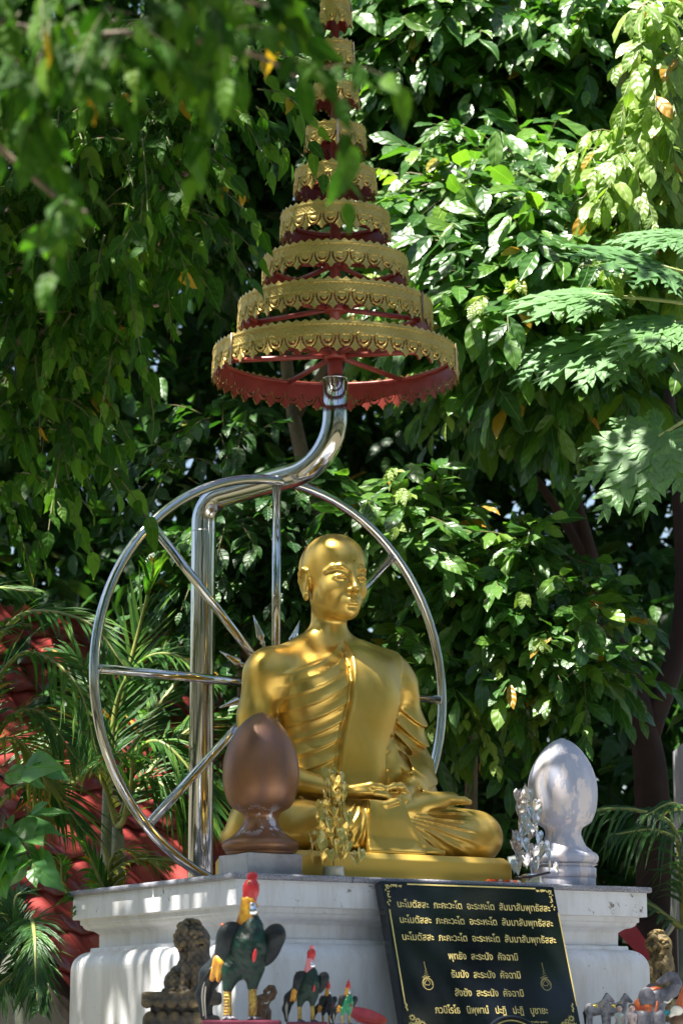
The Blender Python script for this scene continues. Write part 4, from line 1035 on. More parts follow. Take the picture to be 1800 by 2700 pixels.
def leafstuff(pos, d, n, sz, temps, rg):
    lat = np.cross(d, n); var = rg.integers(0, len(temps), len(pos)); Vs, Ts, Us, Rs = [], [], [], []; b = 0
    for k, (tv, tt, tu) in enumerate(temps):
        m = var == k
        if not m.any(): continue
        p = pos[m][:, None]+sz[m][:, None, None]*(tv[None, :, 0:1]*lat[m][:, None]+tv[None, :, 1:2]*d[m][:, None]+tv[None, :, 2:3]*n[m][:, None])
        M_ = m.sum(); nv = len(tv); Vs.append(p.reshape(-1, 3)); Ts.append((tt[None]+(np.arange(M_)*nv)[:, None, None]).reshape(-1, 3)+b); b += M_*nv
        Us.append(np.tile(tu, (M_, 1))); Rs.append(np.repeat(rg.random(M_), nv))
    return np.concatenate(Vs), np.concatenate(Ts), np.concatenate(Us), np.concatenate(Rs)
LM = {}
def leafmeshes(temps, mat):
    k = (id(temps), mat.name)
    if k not in LM:
        LM[k] = [npmesh('leaf', tv, tt, mat, attrs={'luv': ('FLOAT_VECTOR', tu), 'lr': ('FLOAT', np.zeros(len(tv)))}) for tv, tt, tu in temps]
    return LM[k]
def place_leaves(root, pos, d, n, sz, temps, mat, rg, nobj=300, base=None):
    """the leaves seen largest become single leaf objects, the rest one foliage mesh"""
    px, py = proj(pos); ok = (px > -40) & (px < 1840) & (py > -60) & (py < 2750)
    idx = np.zeros(0, int)
    if nobj and ok.any():
        ii = np.nonzero(ok)[0]; cell = (px[ii]//26).astype(int)*1000+(py[ii]//26).astype(int)
        o = np.lexsort((pos[ii, 1], cell)); ii = ii[o]; cell = cell[o]; first = np.r_[True, cell[1:] != cell[:-1]]; vis = ii[first]
        vis = vis[np.argsort(-(sz[vis]/pos[vis, 1]))]; idx = vis[:nobj]
    meshes = leafmeshes(temps, mat) if len(idx) else None
    lat = np.cross(d, n); bl = np.array(root.location)
    for i in idx:
        m = Matrix(((lat[i, 0]*sz[i], d[i, 0]*sz[i], n[i, 0]*sz[i], pos[i, 0]-bl[0]), (lat[i, 1]*sz[i], d[i, 1]*sz[i], n[i, 1]*sz[i], pos[i, 1]-bl[1]), (lat[i, 2]*sz[i], d[i, 2]*sz[i], n[i, 2]*sz[i], pos[i, 2]-bl[2]), (0, 0, 0, 1)))
        link('leaf', meshes[int(rg.integers(0, len(meshes)))], root, m)
    rest = np.ones(len(pos), bool); rest[idx] = False
    if rest.any():
        V, T, U, Rr = leafstuff(pos[rest], d[rest], n[rest], sz[rest], temps, rg)
        o = link('foliage', npmesh('foliage', V-bl, T, mat, attrs={'luv': ('FLOAT_VECTOR', U), 'lr': ('FLOAT', Rr)}), root); o['kind'] = 'stuff'
def tree(label, base, limbs, blobs, size, mat, temps, K=9, L=.32, seed=1, nobj=300, droop=.35, ldroop=.35, ang=.9, twig=.0035, trunk_r=.06, bark=None, name='broadleaf_tree', cat='tree', toward=(0, -.5, -.1), group=None, jit=.25, upn=1.0, rad=.8, two=None, face=-.4):
    """blobs: (px, py, Y, rx, ry, rz, n_sprays) crown masses"""
    rg = np.random.default_rng(seed); root = thing(name, label, cat, base, 0, group)
    O, D, Ls = [], [], []
    for (px, py, Y, rx, ry, rz, n) in blobs:
        c = np.array(P(px, py, Y)); q = norm(rg.normal(0, 1, (n, 3)))*(rg.random((n, 1))**.45)
        o = c+q*np.array((rx, ry, rz)); O.append(o); D.append(q*rad+np.array(toward)+rg.normal(0, .35, (n, 3))); Ls.append(L*rg.uniform(.6, 1.25, n))
    O, D, Ls = np.concatenate(O), np.concatenate(D), np.concatenate(Ls)
    pos, d, n, sz, tw = sprays(O, D, Ls, K, size, ang, droop, ldroop, rg, jit=jit, upn=upn, face=face)
    place_leaves(root, pos, d, n, sz, temps, mat, rg, nobj)
    V, Q = twigmesh(tw, twig); o = link('twigs', npmesh('twigs', V-np.array(base), Q, M_TWIG), root); o['kind'] = 'stuff'
    if two:
        nn = two[0]; k = rg.choice(len(O), nn); p2, d2, n2, s2, tw2 = sprays(O[k]+D[k]*.12, D[k]+np.array((0, -.3, .5)), Ls[k]*.9, 11, size*.45, 1.0, .5, .9, rg)
        place_leaves(root, p2, d2, n2, s2, T_SM, ML_Y, rg, min(120, nobj)); V, Q = twigmesh(tw2, .0022); o = link('young_shoots', npmesh('young_shoots', V-np.array(base), Q, M_YTWIG), root); o['kind'] = 'stuff'
    b = Vector(base)
    bark = bark or M_STEM
    for i, (pts, r0, r1) in enumerate(limbs):
        pts = catmull(pts, 6); rr = np.linspace(r0, r1, len(pts)); MB().tube([p-b for p in pts], rr, 9).build('trunk' if i == 0 else 'branch', bark, root)
    return root
M_YTWIG = simple('young_stem', (.25, .22, .07), .6)
def G(px, Y): p = P(px, 2000, Y); return (p.x, Y, 0)

# ground, sky-side surroundings
gm = simple('soil_and_litter', (.09, .07, .045), .9, 0, (.05, .06, .025), 3, bump=.4, bs=14)
gv = MB(); gv.add([(-150, -60, 0), (150, -60, 0), (150, 240, 0), (-150, 240, 0)], [(0, 1, 2, 3)], False); go = gv.build('ground', gm); go['kind'] = 'structure'
pv = MB(); pv.box((-1.6, 1.2, .004), (2.6, 5.4, .05)); po = pv.build('pavement', simple('pale_concrete', (.42, .41, .39), .8, 0, (.30, .29, .27), 3, bump=.2, bs=30)); po['kind'] = 'structure'

# ---- red tiled roof behind the palms
def roof():
    mt = N('red_glazed_tile'); f = mt.ramp(mt.noise(6, 4), [(.35, 0), (.7, 1)])
    oi = mt.n('ShaderNodeObjectInfo'); c = mt.mix(f, (.29, .042, .038), (.20, .027, .028)); c = mt.mix(mt.math('MULTIPLY', oi.outputs['Random'], .35), c, (.38, .08, .065))
    ms = mt.ramp(mt.noise(14, 6, .7), [(.60, 0), (.72, 1)]); c = mt.mix(mt.math('MULTIPLY', ms, .5), c, (.10, .07, .05))
    mt.set(c, .28, 0, .6, .25); mt.bump(mt.noise(20, 4), .08, .004); MT = mt.m
    root = thing('tiled_roof_house', 'low house with a red glazed tile roof behind the palms on the left', 'house', (-1.0, 10.2, 0))
    dn = Vector((.50, -.52, -.69)).normalized(); across = Vector((.72, .69, 0)).normalized(); nrm = across.cross(-dn).normalized()
    if nrm.z < 0: nrm = -nrm
    o0 = P(-260, 1560, 10.9)
    tw_, tl = .155, .21; n = 8
    v = []
    for j, (yy, lift) in enumerate(((0, 0.0), (.5, .008), (1.12, .020))):
        for i in range(n+1):
            x = i/n; z = .024*abs(math.cos(x*pi))**1.5+lift
            v.append((x*tw_*1.04, yy*tl, z))
    k = n+1
    for j in (2,):
        for i in range(k): q = v[j*k+i]; v.append((q[0], q[1], q[2]-.014))
    f = [(j*k+i, j*k+i+1, (j+1)*k+i+1, (j+1)*k+i) for j in range(3) for i in range(n)]
    me = bpy.data.meshes.new('roof_tile'); me.from_pydata(v, [], f); me.polygons.foreach_set('use_smooth', [True]*len(f)); me.materials.append(MT)
    base = Vector(root.location); R3 = Matrix((across, dn, nrm)).transposed()
    for r in range(17):
        for c in range(-3, 14):
            p = o0+across*(c*tw_)+dn*(r*tl)+nrm*(.004*random.uniform(-1, 1)); qx, qy = proj(np.array([[p.x, p.y, p.z]]))
            if p.z < .9 or qx[0] < -150 or qx[0] > 900: continue
            m = Matrix.Translation(p-base) @ (R3 @ Matrix.Rotation(random.uniform(-.02, .02), 3, 'Z')).to_4x4(); link('roof_tile', me, root, m)
    c0 = o0+across*(-3*tw_)-nrm*.035; c1 = o0+across*(14*tw_)-nrm*.035; Lr = 17*tl
    m = MB(); q = [c0-base, c1-base, c1+dn*Lr-base, c0+dn*Lr-base]; m.add(q+[p-nrm*.03 for p in q], [(0, 1, 2, 3), (7, 6, 5, 4), (0, 4, 5, 1), (1, 5, 6, 2), (2, 6, 7, 3), (3, 7, 4, 0)], False); m.build('roof_deck', M_DARKWOOD, root)
    e0, e1 = c0+dn*Lr*.8, c1+dn*Lr*.8
    m = MB(); m.add([(-1.9, 9.9, 0), (-.2, 11.3, 0), (-.2, 11.3, 1.7), (-1.9, 9.9, 1.7), (-1.9, 11.9, 0), (-.2, 13, 0), (-.2, 13, 1.7), (-1.9, 11.9, 1.7)], [(0, 1, 2, 3), (5, 4, 7, 6), (1, 5, 6, 2), (4, 0, 3, 7)], False)
    w = m.build('wall', M_WALL, root); w.location = -base
M_DARKWOOD = simple('dark_timber', (.05, .035, .025), .8)
roof()
# pale wall and pipe on the far right
pw = MB(); a, b = P(1793, 2200, 9.6), P(1990, 2200, 10.2)
pw.box((a.x+.015, 9.6, 0), (b.x+.8, 9.9, P(1800, 1960, 9.6).z)); o = pw.build('white_wall', M_WALL); tag(o, 'pale wall seen at the far right edge behind the dark trunk', 'wall')
pipe = fillet([P(1790, 2290, 8.6), P(1777, 2300, 8.6), P(1772, 2440, 8.6), P(1735, 2490, 8.6), P(1640, 2479, 8.6)], [.006, .04, .04], 5)
tag(MB().tube(pipe, .010, 10).build('metal_pipe', simple('dull_galvanised', (.35, .36, .33), .35, .8)), 'bent metal pipe behind the right end of the white plinth', 'pipe')
rb = MB(); A, B = P(1625, 2425, 8.3), P(1725, 2540, 8.1)
rb.add([A+Vector((0, 0, .04)), A-Vector((0, 0, .04)), (A+B)/2+Vector((0, -.02, -.035)), B-Vector((0, 0, .03)), B+Vector((0, 0, .03)), (A+B)/2+Vector((0, -.02, .045))], [(0, 1, 2, 5), (5, 2, 3, 4)])
tag(rb.build('red_cloth', simple('red_satin', (.45, .03, .05), .4)), 'red cloth hanging behind the right end of the plinth', 'cloth')
st = rb

# ---------------------------------------------------------------- palms
def frond(root, pts, leaf_len, n=26, width=.0085, fold=.5, droop=.35, mat=None, seed=0, ang=.75, name='frond', upv=(0, 0, 1)):
    rg = np.random.default_rng(seed); c = catmull(pts, 10); m = len(c); b = Vector(root.location); C = np.array([p for p in c])
    cum = np.r_[0, np.cumsum(np.linalg.norm(np.diff(C, axis=0), axis=1))]; L = cum[-1]
    V, Q, U, Rn = [], [], [], []
    st = np.array([0, .18, .42, .7, 1.0]); wd = np.array([.35, 1, .95, .6, .04])
    for i in range(n):
        f = .14+.86*i/(n-1); s = f*L; p = np.array([np.interp(s, cum, C[:, a]) for a in range(3)]); p2 = np.array([np.interp(min(s+.02, L), cum, C[:, a]) for a in range(3)]); p1 = np.array([np.interp(max(s-.02, 0), cum, C[:, a]) for a in range(3)])
        t = norm(p2-p1); up = np.array(upv, float); lat = norm(np.cross(t, up)); nu = np.cross(lat, t)
        ll = leaf_len*(math.sin(pi*min(1, .18+.80*f))**.6)
        for sd in (-1, 1):
            a = ang*(1-.55*f)+rg.normal(0, .06)
            d = norm(t*cos(a)+lat*sd*sin(a)+nu*(fold-.4)+rg.normal(0, .05, 3)); l2 = ll*rg.uniform(.85, 1.1)
            base = len(V); w = norm(np.cross(d, nu)+nu*.25*sd)
            for k in range(5):
                q = p+d*l2*st[k]; q = q+np.array([0, 0, -1.])*droop*l2*st[k]**2*rg.uniform(.9, 1.1)
                V += [q-w*width*wd[k], q+w*width*wd[k]+nu*.002]; U += [(st[k], -1, 0), (st[k], 1, 0)]
            r_ = rg.random(); Rn += [r_]*10
            Q += [(base+2*k, base+2*k+2, base+2*k+3, base+2*k+1) for k in range(4)]
    V = np.array(V)-np.array(b)
    fo = link(name, npmesh(name, V, Q, mat or ML_P, attrs={'luv': ('FLOAT_VECTOR', U), 'lr': ('FLOAT', Rn)}), root)
    MB().tube([p-b for p in c], np.linspace(.011, .0022, m), 7).build('midrib', M_RACHIS, fo)
    return fo
M_RACHIS = simple('palm_rachis', (.22, .24, .05), .5, 0, (.12, .16, .04), 12)
M_PSTEM = simple('ringed_palm_stem', (.20, .22, .15), .6, 0, (.08, .10, .06), 9, bump=.3, bs=40)
def palm(label, base, stems, fronds, name='areca_palm', mat=None, leaf_len=.27, width=.0066, seed=0, n=26, droop=.35):
    r = thing(name, label, 'palm', base, 0)
    b = Vector(base)
    for pts in stems: c = catmull(pts, 6); MB().tube([p-b for p in c], np.linspace(.024, .017, len(c)), 10).build('stem', M_PSTEM, r)
    for i, fr in enumerate(fronds):
        o = {} if not isinstance(fr[-1], dict) else fr[-1]; pts = fr[:-1] if isinstance(fr[-1], dict) else fr
        pts = [P(*p) if not isinstance(p, Vector) else p for p in pts]
        frond(r, pts, o.get('l', leaf_len), o.get('n', n), o.get('w', width), seed=seed*50+i, droop=o.get('d', droop), mat=o.get('m', mat), fold=o.get('f', .5), ang=o.get('a', .75), upv=o.get('u', (0, -.55, .8)))
    return r
ML_PY = leafmat('palm_leaflet_yellowish', (.09, .13, .02), (.14, .17, .025), (.20, .21, .03), .95, .35, .4)
palm('bright areca palm at the left edge with arching fronds over the red roof', (P(-60, 2700, 8.4).x, 8.4, 0), [[(P(-60, 2700, 8.4).x, 8.4, 0), P(-70, 2400, 8.4), P(-60, 2050, 8.4)]],
     [[(-60, 2050, 8.4), (20, 1900, 8.2), (110, 1880, 8.1), (200, 2000, 8.0), {'w': .006}], [(-60, 2200, 8.4), (40, 2080, 8.2), (130, 2080, 8.1), (220, 2190, 8.0), {'w': .006}], [(-60, 2050, 8.4), (-30, 1760, 8.3), (60, 1620, 8.1), (230, 1640, 7.9), (330, 1760, 7.8)], [(-60, 2050, 8.4), (-20, 1830, 8.2), (70, 1720, 8.1), (200, 1800, 7.9), (260, 2000, 7.8)],
      [(-60, 2050, 8.4), (-80, 1700, 8.5), (-40, 1560, 8.4), (90, 1560, 8.3)], [(-60, 2050, 8.4), (-90, 1850, 8.2), (-60, 1700, 8.0), (40, 1650, 7.9)],
      [(-60, 2050, 8.4), (-10, 1960, 8.2), (60, 1960, 8.1), (130, 2080, 8.0), {'m': ML_PY, 'w': .006}]], seed=1, leaf_len=.25)
B2 = (P(300, 2700, 8.62).x, 8.62, 0)
palm('clump of areca palms with ringed stems behind the left end of the plinth', B2, [[(B2[0]-.02, 8.62, 0), P(280, 2400, 8.62), P(285, 2080, 8.62)], [(B2[0]+.02, 8.57, 0), P(312, 2400, 8.57), P(310, 2180, 8.57)]],
     [[(285, 2080, 8.62), (320, 1850, 8.72), (370, 1650, 8.72), (400, 1530, 8.62), (405, 1480, 8.52), {'l': .26, 'f': .45, 'd': .1}], [(285, 2080, 8.62), (310, 1850, 8.62), (380, 1740, 8.52), (470, 1730, 8.42), (560, 1800, 8.37)],
      [(285, 2080, 8.62), (360, 1980, 8.52), (430, 1960, 8.42), (520, 2060, 8.37), (560, 2180, 8.32)], [(310, 2180, 8.57), (360, 2060, 8.52), (440, 2080, 8.42), (500, 2200, 8.42), {'l': .2}],
      [(285, 2080, 8.62), (230, 1930, 8.52), (140, 1950, 8.42), (90, 2080, 8.32), {'l': .22}], [(310, 2180, 8.57), (260, 2040, 8.42), (180, 2050, 8.32), (120, 2160, 8.32), {'l': .2, 'm': ML_PY, 'w': .006}], [(310, 2180, 8.57), (330, 2150, 8.42), (350, 2010, 8.32), (300, 1990, 7.8), (230, 2030, 7.8), {'l': .18}],
      [(310, 2180, 8.57), (420, 2000, 8.72), (540, 1900, 8.82), (640, 1900, 8.82)], [(285, 2080, 8.62), (240, 1850, 8.72), (210, 1750, 8.72), (140, 1720, 8.72)], [(285, 2080, 8.62), (420, 1860, 8.92), (560, 1700, 9.02), (660, 1640, 9.02)]], seed=2, leaf_len=.24)
palm('low yellow-green palm seedling just behind the granite edge', (P(300, 2700, 8.0).x, 8.0, 0), [[(P(300, 2700, 8.0).x, 8.0, 0), P(300, 2420, 8.0)]],
     [[(300, 2420, 8.0), (290, 2290, 8.0), (330, 2240, 7.95), (440, 2290, 7.9), {'l': .12}], [(300, 2420, 8), (280, 2330, 8), (350, 2270, 7.9), (470, 2270, 7.85), {'l': .12}], [(300, 2420, 8), (230, 2250, 7.9), (190, 2200, 7.8), {'l': .13, 'm': ML_P}], [(300, 2420, 8), (180, 2350, 7.9), (160, 2260, 7.8), {'l': .13, 'm': ML_P}]], mat=ML_PY, seed=3, width=.006, n=18, name='palm_seedling')
palm('dark low palm in the shade left of the plinth', (P(40, 2750, 7.7).x, 7.7, 0), [[(P(40, 2750, 7.7).x, 7.7, 0), P(60, 2560, 7.7)]],
     [[(60, 2560, 7.7), (80, 2430, 7.6), (92, 2470, 7.4), (95, 2600, 7.3), {'l': .14, 'a': 1.0}], [(60, 2560, 7.7), (20, 2420, 7.6), (-60, 2430, 7.5)], [(60, 2560, 7.7), (0, 2600, 7.5), (-50, 2680, 7.4)], [(60, 2560, 7.7), (90, 2520, 7.5), (100, 2650, 7.4)], [(60, 2560, 7.7), (40, 2380, 7.8), (80, 2350, 7.8)], [(60, 2560, 7.7), (-20, 2330, 7.9), (-60, 2350, 7.9)]], mat=ML_DK, seed=4, leaf_len=.15)
palm('palm behind the silver finial with narrow drooping leaflets', (P(1800, 2700, 8.5).x, 8.5, 0), [[(P(1800, 2700, 8.5).x, 8.5, 0), P(1800, 2450, 8.5)]],
     [[(1800, 2450, 8.5), (1780, 2200, 8.5), (1690, 2140, 8.4), (1560, 2140, 8.3), (1490, 2200, 8.2), {'l': .24, 'd': .8, 'w': .006}], [(1800, 2450, 8.5), (1800, 2250, 8.4), (1730, 2190, 8.3), (1620, 2200, 8.2), {'l': .22, 'd': .8, 'w': .006}], [(1800, 2450, 8.5), (1840, 2200, 8.5), (1780, 2120, 8.3), (1700, 2150, 8.2), {'l': .2, 'd': .7, 'w': .006}], [(1800, 2450, 8.5), (1700, 2380, 8.4), (1640, 2380, 8.3), {'l': .15}]], mat=ML_DK, seed=5, n=22)
# papaya: deeply lobed leaves on long stalks
def papaya_leaf(parent, hub, axis_d, nrm_, size, seed):
    rg = np.random.default_rng(seed); d = Vector(axis_d).normalized(); n_ = Vector(nrm_); n_ = (n_-d*n_.dot(d)).normalized(); s_ = d.cross(n_); b = Vector(parent.location); hub = Vector(hub)-b
    V, T, U = [], [], []
    def lobe(o, ang, L, w, depth=0):
        dd = d*cos(ang)+s_*sin(ang); ss = -d*sin(ang)+s_*cos(ang); base = len(V); K = 14 if depth == 0 else 5
        for k in range(K+1):
            t = k/K; ww = w*L*(.30+.9*math.sin(pi*min(1, t*.85+.12)))*(1-t**5)
            if depth == 0: ww *= (1.12 if k % 3 == 1 else (.55 if k % 3 == 0 else .85)) if k else .5
            if t > .99: ww = 0
            p = o+dd*L*t+n_*(-.20*L*t*t*(1+.3*sin(seed+ang)))
            wv = n_*(.12*ww); V.extend([p-ss*ww+wv+dd*ww*.35*(depth == 0), p, p+ss*ww+wv+dd*ww*.35*(depth == 0)]); U.extend([(t, -1, 0), (t, 0, 0), (t, 1, 0)])
        for k in range(K):
            a = base+3*k
            for q in (0, 1): T.extend([(a+q, a+q+1, a+q+4), (a+q, a+q+4, a+q+3)])
        if depth == 0:
            for t in (.30, .48, .66, .82):
                for sd in (-1, 1): lobe(o+dd*L*t+n_*(-.20*L*t*t), ang+sd*rg.uniform(.55, .8), L*(.50-.40*t)*rg.uniform(.85, 1.15), .17, 1)
    for k, a in enumerate((-2.35, -1.60, -1.02, -.50, 0, .50, 1.02, 1.60, 2.35)): lobe(hub, a+rg.normal(0, .05), size*(1, .93, .8, .66, .5)[abs(k-4)]*rg.uniform(.93, 1.05), .115)
    return link('leaf', npmesh('leaf', np.array([tuple(p) for p in V]), T, ML_PAP, attrs={'luv': ('FLOAT_VECTOR', U), 'lr': ('FLOAT', np.full(len(V), .45))}), parent)
pp = thing('papaya_tree', 'papaya tree at the right edge with large deeply lobed leaves on long stalks', 'tree', (P(2300, 2700, 8.3).x, 8.3, 0)); pb_ = Vector(pp.location)
MB().tube([Vector((0, 0, 0)), P(2280, 1700, 8.3)-pb_, P(2250, 900, 8.3)-pb_], [.06, .05, .035], 12).build('trunk', M_STEM, pp)
M_PET = simple('papaya_stalk', (.30, .36, .12), .5)
for i, (hx, hy, Y, ax_, nm, sz) in enumerate([(1735, 1150, 8.05, (-.55, -.25, -.60), (-.35, -.85, .40), .34), (1640, 900, 8.3, (-.85, -.2, -.30), (-.1, -.6, .8), .34), (1560, 775, 8.35, (-.9, -.1, -.1), (0, -.5, .85), .30), (1740, 700, 8.2, (-.8, -.3, .15), (0, -.55, .8), .34), (1770, 850, 8.1, (-.7, -.5, -.3), (.1, -.5, .85), .30), (1800, 620, 8.3, (-.9, .1, .1), (-.1, -.5, .85), .28), (1500, 905, 8.45, (-.8, -.3, -.45), (-.2, -.6, .75), .26)]):
    h = P(hx, hy, Y); papaya_leaf(pp, h, ax_, nm, sz, i+3)
    top = P(2250, 950, 8.3); MB().tube([p-pb_ for p in catmull([top, (top*.45+h*.55)+Vector((0, 0, .05)), h], 6)], np.linspace(.009, .005, 13), 7).build('leaf_stalk', M_PET, pp)
# surrounding garden trees behind and beside the photographer, mirrored in the polished steel

# ---------------------------------------------------------------- trees and shrubs, each where it stands
dark_bark = simple('dark_red_bark', (.040, .018, .014), .9, 0, (.018, .011, .009), 8, bump=.6, bs=30)
tree('tall glossy-leaved tree in full sun right of the umbrella', G(1720, 9.5), [([G(1720, 9.5), P(1725, 2300, 9.5), P(1690, 1900, 9.5), P(1560, 1500, 9.5), P(1400, 900, 9.5)], .085, .02), ([P(1700, 1950, 9.5), P(1800, 1600, 9.6), P(1760, 1000, 9.8)], .05, .02), ([P(1560, 1500, 9.5), P(1400, 1250, 9.4), P(1200, 1100, 9.3)], .02, .008)],
     [(1230, 640, 9.2, .24, .28, .16, 70), (1380, 800, 8.95, .28, .28, .20, 110), (1520, 720, 9.0, .25, .25, .18, 70), (1240, 860, 9.1, .18, .25, .13, 50), (1430, 930, 9.0, .22, .25, .11, 44), (1620, 960, 9.0, .20, .25, .12, 30), (1090, 860, 9.3, .10, .2, .12, 18), (1330, 500, 9.4, .3, .3, .14, 60)],
     .155, ML_A, T_OB, K=8, L=.30, seed=3, face=-.85, bark=dark_bark, two=(26,))
tree('high leafy tree filling the upper right corner', G(1900, 10.2), [([G(1900, 10.2), P(1880, 1500, 10.2), P(1700, 400, 10.2), P(1600, -100, 10.2)], .07, .03), ([P(1780, 700, 10.2), P(1500, 350, 10.2), P(1200, 200, 10.2)], .03, .01), ([P(1700, 380, 10.2), P(1500, 120, 10.1), P(1250, 20, 10)], .02, .008)],
     [(1050, 120, 10.0, .25, .3, .2, 80), (1250, 60, 9.9, .28, .3, .2, 90), (1450, 200, 9.8, .28, .3, .26, 100), (1250, 300, 10.1, .3, .3, .16, 80), (1620, 100, 9.7, .25, .3, .25, 80), (1500, 430, 10, .25, .3, .16, 60), (1050, 330, 10.3, .2, .3, .16, 40), (1000, 20, 10, .2, .3, .1, 30)],
     .140, ML_A, T_ELL, K=8, L=.30, seed=4, face=-.8)
tree('pale-leaved bushy tree at the right edge with drooping leaves', G(1840, 9.0), [([G(1840, 9), P(1850, 1500, 9), P(1790, 800, 9), P(1740, 300, 8.9)], .04, .012)],
     [(1700, 420, 8.7, .13, .2, .13, 34), (1740, 160, 8.7, .12, .2, .22, 40), (1640, 560, 8.8, .12, .2, .08, 20), (1790, 640, 8.8, .12, .2, .2, 30)],
     .115, leafmat('leaf_pale_green', (.13, .22, .04), (.17, .28, .05), (.23, .33, .07), .96, .42, .42), T_OB, K=10, L=.24, face=-.8, seed=5, droop=.6, ldroop=.8, nobj=250)
tree('shaded climbing shrub behind the umbrella', G(820, 10.4), [([G(820, 10.4), P(850, 1700, 10.4), P(760, 1000, 10.4), P(700, 300, 10.4)], .05, .015), ([P(780, 1100, 10.4), P(950, 800, 10.3), P(1080, 500, 10.2)], .02, .008)],
     [(620, 280, 10.2, .3, .3, .3, 90), (800, 150, 10.3, .3, .3, .3, 90), (560, 560, 10.3, .22, .3, .25, 50), (720, 500, 10.4, .25, .3, .3, 60), (1050, 520, 10.2, .22, .3, .22, 36), (950, 300, 10.5, .3, .3, .3, 50), (880, 30, 10.3, .3, .3, .12, 40)],
     .130, ML_DK, T_ELL, K=8, L=.28, seed=6, face=-.1)
tree('low broad-leaved bush between the wheel and the red roof', G(620, 9.2), [([G(620, 9.2), P(640, 2000, 9.2), P(620, 1500, 9.2)], .03, .012), ([P(630, 1800, 9.2), P(780, 1500, 9.1), P(860, 1350, 9.1)], .015, .006)],
     [(620, 1400, 9.0, .16, .2, .12, 34), (780, 1370, 9.0, .16, .2, .12, 34), (560, 1560, 9.1, .14, .2, .14, 30), (700, 1600, 9.1, .14, .2, .14, 34), (430, 1230, 9.4, .16, .2, .08, 14), (600, 1130, 9.5, .14, .2, .06, 12), (760, 1480, 9.0, .14, .2, .10, 26), (620, 1900, 9.1, .10, .2, .14, 14)],
     .088, ML_DK, T_SM, K=9, L=.24, seed=7, nobj=260, face=-.15)
tree('compound-leaved shrub with pale young shoots right of the golden head', G(1230, 9.2), [([G(1230, 9.2), P(1240, 2200, 9.2), P(1260, 1800, 9.1), P(1300, 1450, 9)], .03, .010), ([P(1250, 1900, 9.1), P(1100, 1600, 9), P(1050, 1400, 8.9)], .015, .006), ([P(1260, 1800, 9.1), P(1450, 1650, 8.9), P(1600, 1620, 8.8)], .012, .005)],
     [(1080, 1400, 8.85, .14, .2, .09, 26), (1010, 1330, 8.9, .12, .15, .05, 14), (1400, 1480, 8.8, .14, .2, .09, 26), (1480, 1600, 8.8, .14, .2, .09, 30), (1250, 1580, 8.9, .16, .2, .10, 26), (1180, 1780, 8.9, .14, .2, .10, 24), (1370, 1720, 8.8, .20, .2, .11, 40), (1540, 1780, 8.8, .13, .2, .07, 20), (1270, 1860, 8.9, .14, .2, .06, 12), (1130, 1620, 9.0, .12, .2, .10, 20)],
     .125, ML_A, T_OB, K=8, L=.22, seed=8, face=-.7, droop=.25, ldroop=.25, two=(34,))
tree('drooping green tree leaning in from the left in front of the umbrella', (-2.2, 6.6, 0), [([(-2.2, 6.6, 0), (-2.1, 6.5, 2.2), (-1.5, 6.4, 3.6), (-.7, 6.4, 4.4)], .09, .02), ([P(-700, 900, 6.5), P(-100, 760, 6.5), P(300, 560, 6.4), P(560, 420, 6.3)], .025, .005), ([P(-500, 1200, 6.5), P(0, 920, 6.5), P(260, 830, 6.4), P(450, 800, 6.4)], .018, .004), ([P(-400, 1500, 6.6), P(40, 1130, 6.6), P(180, 1000, 6.5)], .014, .004), ([P(-500, 1000, 6.5), P(-40, 620, 6.6), P(300, 250, 6.6)], .02, .005)],
     [(120, 380, 6.5, .20, .35, .20, 60), (330, 330, 6.4, .18, .3, .16, 50), (400, 420, 6.3, .09, .25, .10, 28), (430, 540, 6.3, .05, .2, .08, 12), (290, 640, 6.4, .10, .3, .11, 24), (200, 640, 6.5, .18, .3, .14, 50), (60, 850, 6.5, .14, .3, .14, 36), (230, 800, 6.4, .12, .25, .08, 20), (330, 830, 6.4, .06, .2, .04, 7), (100, 1050, 6.5, .08, .2, .10, 15), (190, 1140, 6.5, .06, .2, .05, 7), (30, 1250, 6.6, .08, .2, .12, 16), (560, 180, 6.5, .16, .3, .14, 26), (20, 500, 6.7, .2, .3, .3, 40)],
     .074, ML_B, T_OV, K=9, L=.20, seed=9, droop=.55, ldroop=.9, toward=(.12, -.4, -.1), upn=.5)
tree('out-of-focus leafy branch hanging close to the camera at the upper left', (-1.6, 3.4, 0), [([(-1.6, 3.4, 0), (-1.55, 3.4, 1.8), (-1.1, 3.4, 2.9)], .06, .02), ([P(-900, -300, 3.4), P(0, 60, 3.4), P(400, 90, 3.4), P(660, 140, 3.4), P(780, 200, 3.4)], .008, .002), ([P(-600, -100, 3.5), P(-50, 350, 3.4), P(150, 520, 3.4), P(230, 560, 3.3)], .006, .002), ([P(-300, -300, 3.4), P(300, -50, 3.4), P(760, 20, 3.5)], .006, .002)],
     [(60, 60, 3.5, .10, .15, .08, 15), (250, 40, 3.4, .10, .15, .06, 14), (430, 10, 3.4, .10, .15, .05, 13), (620, 0, 3.4, .08, .12, .03, 11), (560, 100, 3.4, .06, .10, .03, 6), (700, 150, 3.4, .03, .06, .012, 2), (850, 190, 3.4, .01, .02, .01, 1), (150, 250, 3.4, .08, .12, .05, 7), (20, 400, 3.5, .05, .12, .06, 5), (190, 520, 3.4, .03, .08, .03, 3), (930, 300, 3.4, .01, .02, .01, 1)],
     .062, ML_B, T_OV, K=6, L=.10, seed=10, droop=.5, ldroop=.9, twig=.0012, toward=(.4, -.1, -.2), upn=.5, name='overhanging_branch', cat='branch')
